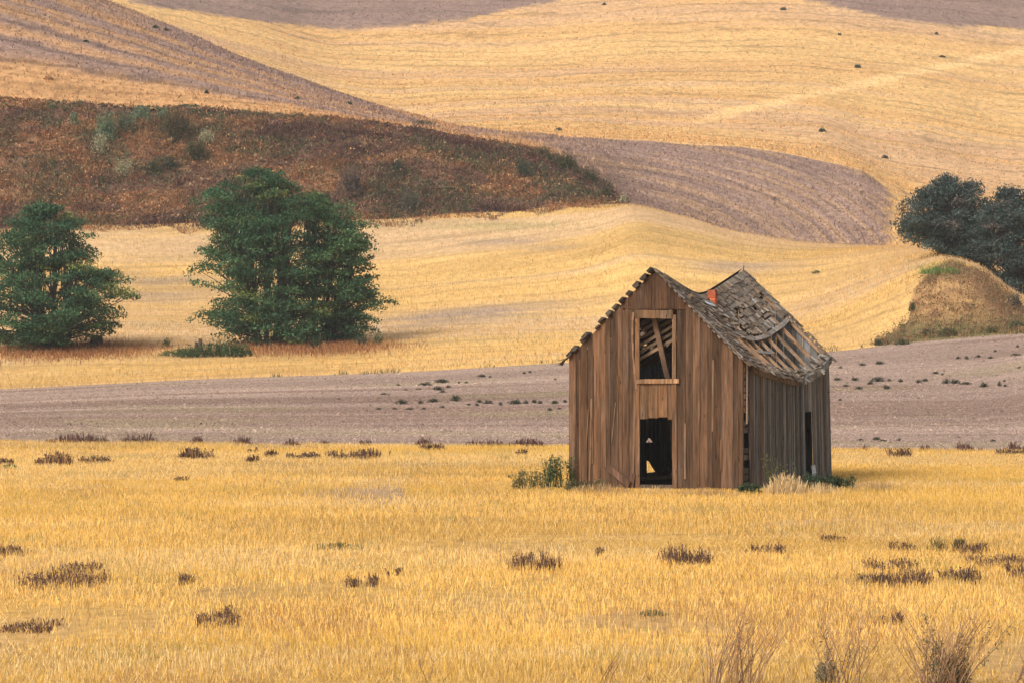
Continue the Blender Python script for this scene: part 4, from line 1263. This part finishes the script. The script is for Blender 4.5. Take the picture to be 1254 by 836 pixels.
shrub(735, 599, 80, 15, 'dry grass fringe at the foot of the front wall, left of the door', 'grass_tussock', 'grass', 'grass tussocks by the house', [(.34, .21, .11), (.6, .42, .20)], 420, 'tuft', .45, M_STRAW, .014, dy=.5)
shrub(865, 604, 90, 13, 'dry grass fringe at the foot of the front wall, right of the door', 'grass_tussock', 'grass', 'grass tussocks by the house', [(.40, .25, .12), (.65, .45, .2)], 420, 'tuft', .45, M_STRAW, .014, dy=.5)
shrub(805, 600, 40, 12, 'dry grass tuft on the doorstep of the ruined house', 'grass_tussock', 'grass', 'grass tussocks by the house', PALE, 120, 'tuft', .5, M_STRAW, .014, dy=.3)


def loose(name, label, cat, a, b, w, t, col, mat=M_BEAM, h0=.1, h1=.4):
    p, k = at(*a); q, k2 = at(*b)
    mb = MB(); mb.beam((0, 0, h0), (q.x - p.x, -.0, h1), w, t, col, (0, 1, 0))
    o = mb.build(name, mat); o.location = (p.x, p.y, p.z)
    return tag(o, label, cat)


# boards leaning on / lying by the walls
def world(s_, u_, z_): q = P0 + s_ * DS + u_ * DU; return Vector((q[0], q[1], z_))
def board(name, label, cat, a, b, w, t, col, mat):
    A, B = world(*a), world(*b); mb = MB(); mb.beam((0, 0, 0), B - A, w, t, col, (.2, 1, .3)); o = mb.build(name, mat); o.location = A
    return tag(o, label, cat)


board('broken_board', 'broken brown board slanting at the foot of the front wall', 'board', (1.30, -.10, .58), (1.96, -.22, .12), .20, .05, (.12, .065, .04), M_WOOD)
board('fallen_board', 'short upright broken board stump beside the slanting board', 'board', (1.98, -.14, .05), (2.02, -.1, .45), .14, .05, (.12, .065, .04), M_WOOD)
board('white_board', 'small white board leaning at the grey wall opening', 'board', (HW + .30, 5.75, .0), (HW + .12, 6.1, .52), .12, .03, (.55, .55, .54), M_BEAM)

# bushes, posts and stumps under the trees
GB = [(.045, .085, .035), (.085, .14, .055)]
p, k = at(262, 437); W = 92 / k; parts_ = []
for q in range(9):
    dx = (q / 8 - .5) * W * .86; hq = 20 / k * (.55 + .45 * math.sin(math.pi * (q + .8) / 9.6)) * rnd(.8, 1.15)
    V, Q, C = dome_mesh('bush', 330, W * rnd(.2, .3), hq, GB, (.10, .26), 0.)
    V = V + np.array((dx, rnd(-.5, .5), 0)); parts_.append((V, Q, C))
o_ = 0; VV, QQ, CC = [], [], []
for V, Q, C in parts_:
    VV.append(V); QQ.append(Q + o_); CC.append(C); o_ += len(V)
o = mesh_np('bush', np.concatenate(VV), np.concatenate(QQ), col=np.concatenate(CC), mat=M_LEAF); o.location = p
tag(o, 'wide low bright green bush in front of the tallest tree', 'bush', 'bushes under the trees')
shrub(208, 433, 34, 8, 'flat green strip left of the wide bush', 'bush', 'bush', 'bushes under the trees', GB, 300, 'dome')
shrub(204, 421, 14, 13, 'small upright green bush between the left trees', 'bush', 'bush', 'bushes under the trees', GB, 160, 'dome')
shrub(386, 424, 22, 16, 'dark green bush at the foot of the leaning tree', 'bush', 'bush', 'bushes under the trees', [(.03, .055, .03), (.05, .08, .04)], 260, 'dome')
shrub(443, 420, 20, 15, 'small bluish green bush right of the leaning tree', 'bush', 'bush', 'bushes under the trees', [(.04, .065, .04), (.07, .10, .055)], 260, 'dome')
shrub(463, 418, 18, 14, 'rightmost small green bush beyond the leaning tree', 'bush', 'bush', 'bushes under the trees', GB, 220, 'dome')
shrub(112, 424, 24, 10, 'dark bush beside the stump under the left tree', 'bush', 'bush', 'bushes under the trees', [(.05, .06, .03), (.08, .09, .045)], 200, 'dome')
shrub(30, 428, 50, 7, 'olive low growth under the left tree', 'bush', 'bush', 'bushes under the trees', OL, 220, 'tuft', .6, M_LEAF, .08)
for px, py, h, r, lb_ in ((240, 428, 9, .14, 'short grey wooden post left of its taller twin by the bush'), (245, 428, 13, .16, 'taller grey wooden post behind the wide green bush'), (118, 424, 13, .5, 'dark wooden stump under the left tree')):
    p, k = at(px, py); mb = MB(); H = h / k
    mb.tube([(0, 0, -.1), (.02, 0, H * .5), (.03, 0, H * .95), (.04, 0, H)], [r * 1.1, r, r * .92, r * .5], (.10, .075, .06), 9)
    o = mb.build('tree_stump' if r > .3 else 'wooden_post', M_BARK, None, True); o.location = p; tag(o, lb_, 'stump' if r > .3 else 'post', None if r > .3 else 'posts by the bush')

# shrubs on the bank and the slopes
SAGE = [(.13, .20, .11), (.26, .33, .20)]; PSAGE = [(.34, .32, .19), (.50, .46, .30)]; DGR = [(.045, .065, .04), (.08, .10, .055)]; DOL = [(.075, .075, .035), (.12, .115, .05)]
BK = [(130, 158, 26, 22, SAGE, 'grey-green sagebrush, largest on the bank below its crest'), (153, 152, 24, 17, [(.09, .13, .07), (.19, .22, .14)], 'sagebrush between the largest one and the crest'),
      (173, 142, 28, 14, SAGE, 'wide sagebrush right at the crest of the bank'), (199, 141, 16, 9, SAGE, 'small sagebrush at the crest right of the wide one'),
      (123, 180, 20, 15, PSAGE, 'pale straw-grey bush below the largest sagebrush'), (152, 206, 20, 14, PSAGE, 'pale round bush in the middle of the bank'),
      (91, 148, 11, 11, SAGE, 'small grey bush left of the largest sagebrush'), (253, 168, 22, 11, PSAGE, 'pale faded bush right of the olive brush on the bank'),
      (213, 173, 11, 9, DGR, 'small deep green bush in the olive brush'), (190, 205, 18, 13, DOL, 'olive bush right of the pale round bush'), (207, 202, 16, 11, DGR, 'dark green bush beside the olive one mid bank'),
      (240, 184, 34, 18, DOL, 'yellowish olive brush above the tallest tree'), (216, 157, 52, 22, [(.08, .07, .035), (.13, .10, .05)], 'broad dark olive brush under the crest'),
      (574, 177, 10, 10, [(.16, .06, .05), (.24, .10, .07)], 'round reddish bush on the crest of the bank'), (487, 206, 15, 13, DGR, 'dark green bush on the right half of the bank'),
      (641, 209, 24, 12, DGR, 'wide dark green bush near the right end of the bank'), (694, 200, 30, 16, DOL, 'dark brush on the ridge at the right end of the bank'),
      (722, 216, 24, 14, DOL, 'dark brush lower down the ridge end'), (742, 234, 22, 13, [(.09, .09, .045), (.16, .14, .07)], 'olive brush at the very tip of the bank'),
      (503, 248, 24, 16, [(.10, .10, .075), (.16, .14, .10)], 'grey-olive bush at the foot of the bank'), (665, 188, 26, 9, DOL, 'low brush along the crest near the ridge end'), (430, 225, 30, 22, [(.12, .09, .075), (.19, .14, .11)], 'greyish dry bush in the right middle of the bank'),
      (763, 244, 12, 8, PSAGE, 'pale tuft where the bank meets the golden slope')]
for px, py, w, h, cc_, lb_ in BK:
    shrub(px, py + h * .15, w * 1.25, h * 1.7, lb_, 'shrub', 'shrub', 'shrubs on the bank', cc_, int(w * h * 1.8) + 80, 'dome')
HS = [(1007, 161, 10, 6, 'largest lone bush on the far golden hill'), (1050, 83, 8, 5, 'small bush near the pale diagonal strip on the far hill'), (959, 12, 8, 4, 'tiny bush near the top of the far hill'),
      (1084, 193, 8, 4, 'small green bush on the far hill above the dark tree'), (684, 159, 7, 4, 'tiny bush at the lower edge of the far hill'), (1154, 70, 7, 3, 'tiny bush on the pale diagonal strip'),
      (740, 7, 5, 3, 'speck-like bush at the top middle of the far hill'), (1147, 42, 4, 3, 'speck-like bush below the ploughed hilltop at right'), (1028, 44, 4, 3, 'speck-like bush high on the far hill, left of the ploughed top'),
      (190, 34, 7, 4, 'left one of two small bushes by the striped hill ridge'), (203, 37, 7, 4, 'right one of two small bushes by the striped hill ridge'), (105, 51, 8, 3, 'small green bush high on the striped hill'),
      (364, 121, 6, 4, 'small dark bush low on the striped hill'), (427, 127, 7, 4, 'small green bush near the right end of the striped hill'), (253, 114, 5, 5, 'small upright bush low on the striped hill'),
      (230, 131, 28, 4, 'low green streak just above the bank crest')]
for px, py, w, h, lb_ in HS:
    shrub(px, py, w * 1.15, h * .85, lb_, 'hill_bush', 'bush', 'bushes on the hills', [(.04, .06, .035), (.07, .10, .05)], int(w * h * 3) + 50, 'dome')
shrub(60, 97, 14, 5, 'rust coloured low bush on the striped hill', 'hill_bush', 'bush', 'bushes on the hills', [(.30, .15, .06), (.4, .2, .09)], 120, 'dome')
shrub(515, 151, 40, 7, 'brownish brush at the tail of the striped hill', 'hill_bush', 'bush', 'bushes on the hills', DOL, 240, 'dome')
shrub(1152, 333, 54, 9, 'bright green grass patch on top of the mound', 'grass_patch', 'grass', None, [(.10, .19, .05), (.20, .27, .08)], 420, 'tuft', .8, M_LEAF, .06, dy=3.)
MB_ = [(1076, 420, 13, 9, DGR, 'dark round bush at the left foot of the mound'), (1105, 420, 24, 7, DOL, 'low olive brush at the foot of the mound'), (1160, 409, 34, 11, DOL, 'olive brush in the middle foot of the mound'),
       (1214, 406, 26, 8, DOL, 'low brush at the right foot of the mound'), (1246, 400, 30, 12, [(.05, .075, .045), (.10, .13, .07)], 'green brush at the right edge below the dark trees'),
       (1117, 378, 11, 12, GB, 'small green bush at the left edge of the mound face'), (1000, 334, 12, 4, GB, 'small green tuft on the golden slope above the roof'),
       (1242, 372, 22, 20, [(.12, .11, .09), (.18, .16, .13)], 'greyish brush under the dark trees at the right edge'), (1135, 408, 20, 8, DGR, 'dark green brush between olive ones at the mound foot')]
for px, py, w, h, cc_, lb_ in MB_:
    shrub(px, py, w, h, lb_, 'shrub', 'shrub', 'shrubs round the mound', cc_, int(w * h * 1.5) + 60, 'dome')


# ------------------------------------------------------------------ tall dry stems at the bottom right
def stem_plant(px, py, top, spread, ns, label, cols_, green=0, lean=(0, 30)):
    """many thin stems fanning from one crown; top and spread in px at its distance"""
    Yd = F * CH / (py - HY); X0 = (px - CX) / F * Yd; k = F / Yd
    root = empty('tall_dry_weed', (X0, Yd, 0), label, 'weed', 'tall dry weeds at the lower right')
    mb = MB(); cn = []
    for i in range(ns):
        hh = top / k * rnd(.5, 1); bx, by = rnd(-.5, .5) * spread / k * .5, rnd(-.3, .3)
        l = math.radians(rnd(*lean)); tx = bx + math.tan(l) * hh; ty = by + rnd(-.3, .3) * hh
        c = tint(random.choice(cols_), .25)
        pts = [Vector((bx, by, -.02))]
        for t in (.25, .5, .75, 1):
            pts.append(Vector((bx + (tx - bx) * t ** 1.25 + rnd(-.012, .012), by + (ty - by) * t, hh * t)))
        mb.tube(pts, [.0065, .0055, .0045, .003, .0015], c, 4)
        for j in range(random.randint(2, 5)):
            t = rnd(.4, .95); q = int(t * 4); p = pts[q].lerp(pts[min(q + 1, 4)], t * 4 - q)
            e = p + Vector((rnd(-.12, .16), rnd(-.1, .1), rnd(.06, .22)))
            mb.tube([p, p.lerp(e, .5) + Vector((0, 0, -.01)), e], [.004, .003, .0015], c, 3)
        if i < green:
            for j in range(60):
                t = rnd(.1, .8); p = Vector((bx, by, 0)).lerp(Vector((tx, ty, hh)), t); cn.append(p + Vector((rnd(-.07, .07), rnd(-.07, .07), rnd(-.03, .05))))
    mb.build('stems', M_BARK, root)
    if cn:
        cn = np.array([tuple(q) for q in cn]); m = len(cn)
        V, Q, C = leaf_quads(cn, rng.uniform(.03, .08, m), .9, np.array((.15, .14, .085))[None] * rng.uniform(.5, 1.4, m)[:, None], .3)
        mesh_np('leaves', V, Q, col=C, mat=M_LEAF, parent=root)
    return root


ST = [(.34, .19, .10), (.24, .14, .08), (.44, .27, .14)]
stem_plant(1150, 846, 118, 100, 80, 'largest clump of tall dry stems with grey-green leaves at bottom right', ST, 14, (-34, 46))
stem_plant(1170, 843, 50, 60, 26, 'short dense dark growth at the base of the largest stem clump', [(.10, .085, .05), (.14, .11, .07)], 16, (-30, 30))
stem_plant(895, 846, 122, 130, 60, 'clump of long reddish dry stems leaning right, left of the largest clump', ST, 0, (-8, 36))
stem_plant(1030, 844, 108, 90, 26, 'few tall dry stems between the two large clumps', ST, 3, (-20, 34))
stem_plant(1010, 842, 46, 26, 12, 'low grey-green sprig between the tall stem clumps', [(.16, .15, .10)], 9, (-18, 18))
stem_plant(735, 846, 70, 30, 4, 'thin dry stems standing alone left of the reddish clump', [(.22, .12, .07)], 0, (10, 32))
stem_plant(1240, 846, 60, 30, 5, 'thin dry stems at the bottom right picture edge', [(.22, .13, .08)], 1, (10, 35))
stem_plant(520, 846, 40, 20, 3, 'two or three short dry stems at the bottom middle', [(.24, .13, .07)], 0, (-20, 25))

# ------------------------------------------------------------------ haze, sky, sun, camera
Vb = np.array([(x, y, z) for z in (-12, 158) for x, y in ((-1250, -180), (1250, -180), (1250, 1800), (-1250, 1800))], float)
hz = mesh_np('haze', Vb, [(3, 2, 1, 0), (4, 5, 6, 7), (0, 1, 5, 4), (1, 2, 6, 5), (2, 3, 7, 6), (3, 0, 4, 7)])
tag(hz, 'thin pale summer haze in the air', kind='stuff')
m, nt = new_mat('pale haze'); vp = N(nt, 'ShaderNodeVolumePrincipled')
vp.inputs['Color'].default_value = (.95, .92, .90, 1); vp.inputs['Density'].default_value = .00017; vp.inputs['Anisotropy'].default_value = .2
o = N(nt, 'ShaderNodeOutputMaterial'); nt.links.new(vp.outputs[0], o.inputs['Volume']); hz.data.materials.append(m)

SUN_EL, SUN_AZ = math.radians(38), math.radians(215)     # azimuth clockwise from +Y: behind the camera, to the left
w = bpy.data.worlds.new('World'); SC.world = w; w.use_nodes = True; nt = w.node_tree; nt.nodes.clear()
sky = N(nt, 'ShaderNodeTexSky', sky_type='NISHITA', sun_disc=False); sky.sun_elevation = SUN_EL; sky.sun_rotation = SUN_AZ
sky.dust_density = 6; sky.air_density = 1.2; sky.ozone_density = 1
hs = N(nt, 'ShaderNodeHueSaturation'); hs.inputs['Saturation'].default_value = .35
nt.links.new(sky.outputs[0], hs.inputs['Color'])
bg = N(nt, 'ShaderNodeBackground'); bg.inputs[1].default_value = .095; nt.links.new(hs.outputs[0], bg.inputs[0])
o = N(nt, 'ShaderNodeOutputWorld'); nt.links.new(bg.outputs[0], o.inputs[0])
sd = bpy.data.lights.new('sun', 'SUN'); sd.energy = 1.5; sd.angle = math.radians(24); sd.color = (1, .93, .82)
so = bpy.data.objects.new('sun', sd); COL.objects.link(so)
dirv = Vector((math.sin(SUN_AZ) * math.cos(SUN_EL), math.cos(SUN_AZ) * math.cos(SUN_EL), math.sin(SUN_EL)))
so.rotation_euler = dirv.to_track_quat('Z', 'Y').to_euler(); so.location = (-40, -60, 80)

cd = bpy.data.cameras.new('camera'); cd.sensor_width = 36; cd.lens = F / 1254 * 36; cd.shift_y = -(418 - HY) / 1254
cd.clip_start = .5; cd.clip_end = 6000
cam = bpy.data.objects.new('camera', cd); COL.objects.link(cam); cam.location = (0, 0, CH); cam.rotation_euler = (math.pi / 2, 0, 0)
SC.camera = cam
SC.view_settings.view_transform = 'Standard'; SC.view_settings.look = 'None'; SC.view_settings.gamma = 1; SC.view_settings.exposure = 0.66
SC.cycles.volume_bounces = 0; SC.cycles.max_bounces = 6; SC.cycles.use_denoising = True; SC.cycles.denoiser = 'OPENIMAGEDENOISE'; SC.cycles.denoising_input_passes = 'RGB_ALBEDO_NORMAL'; SC.cycles.denoising_prefilter = 'ACCURATE'
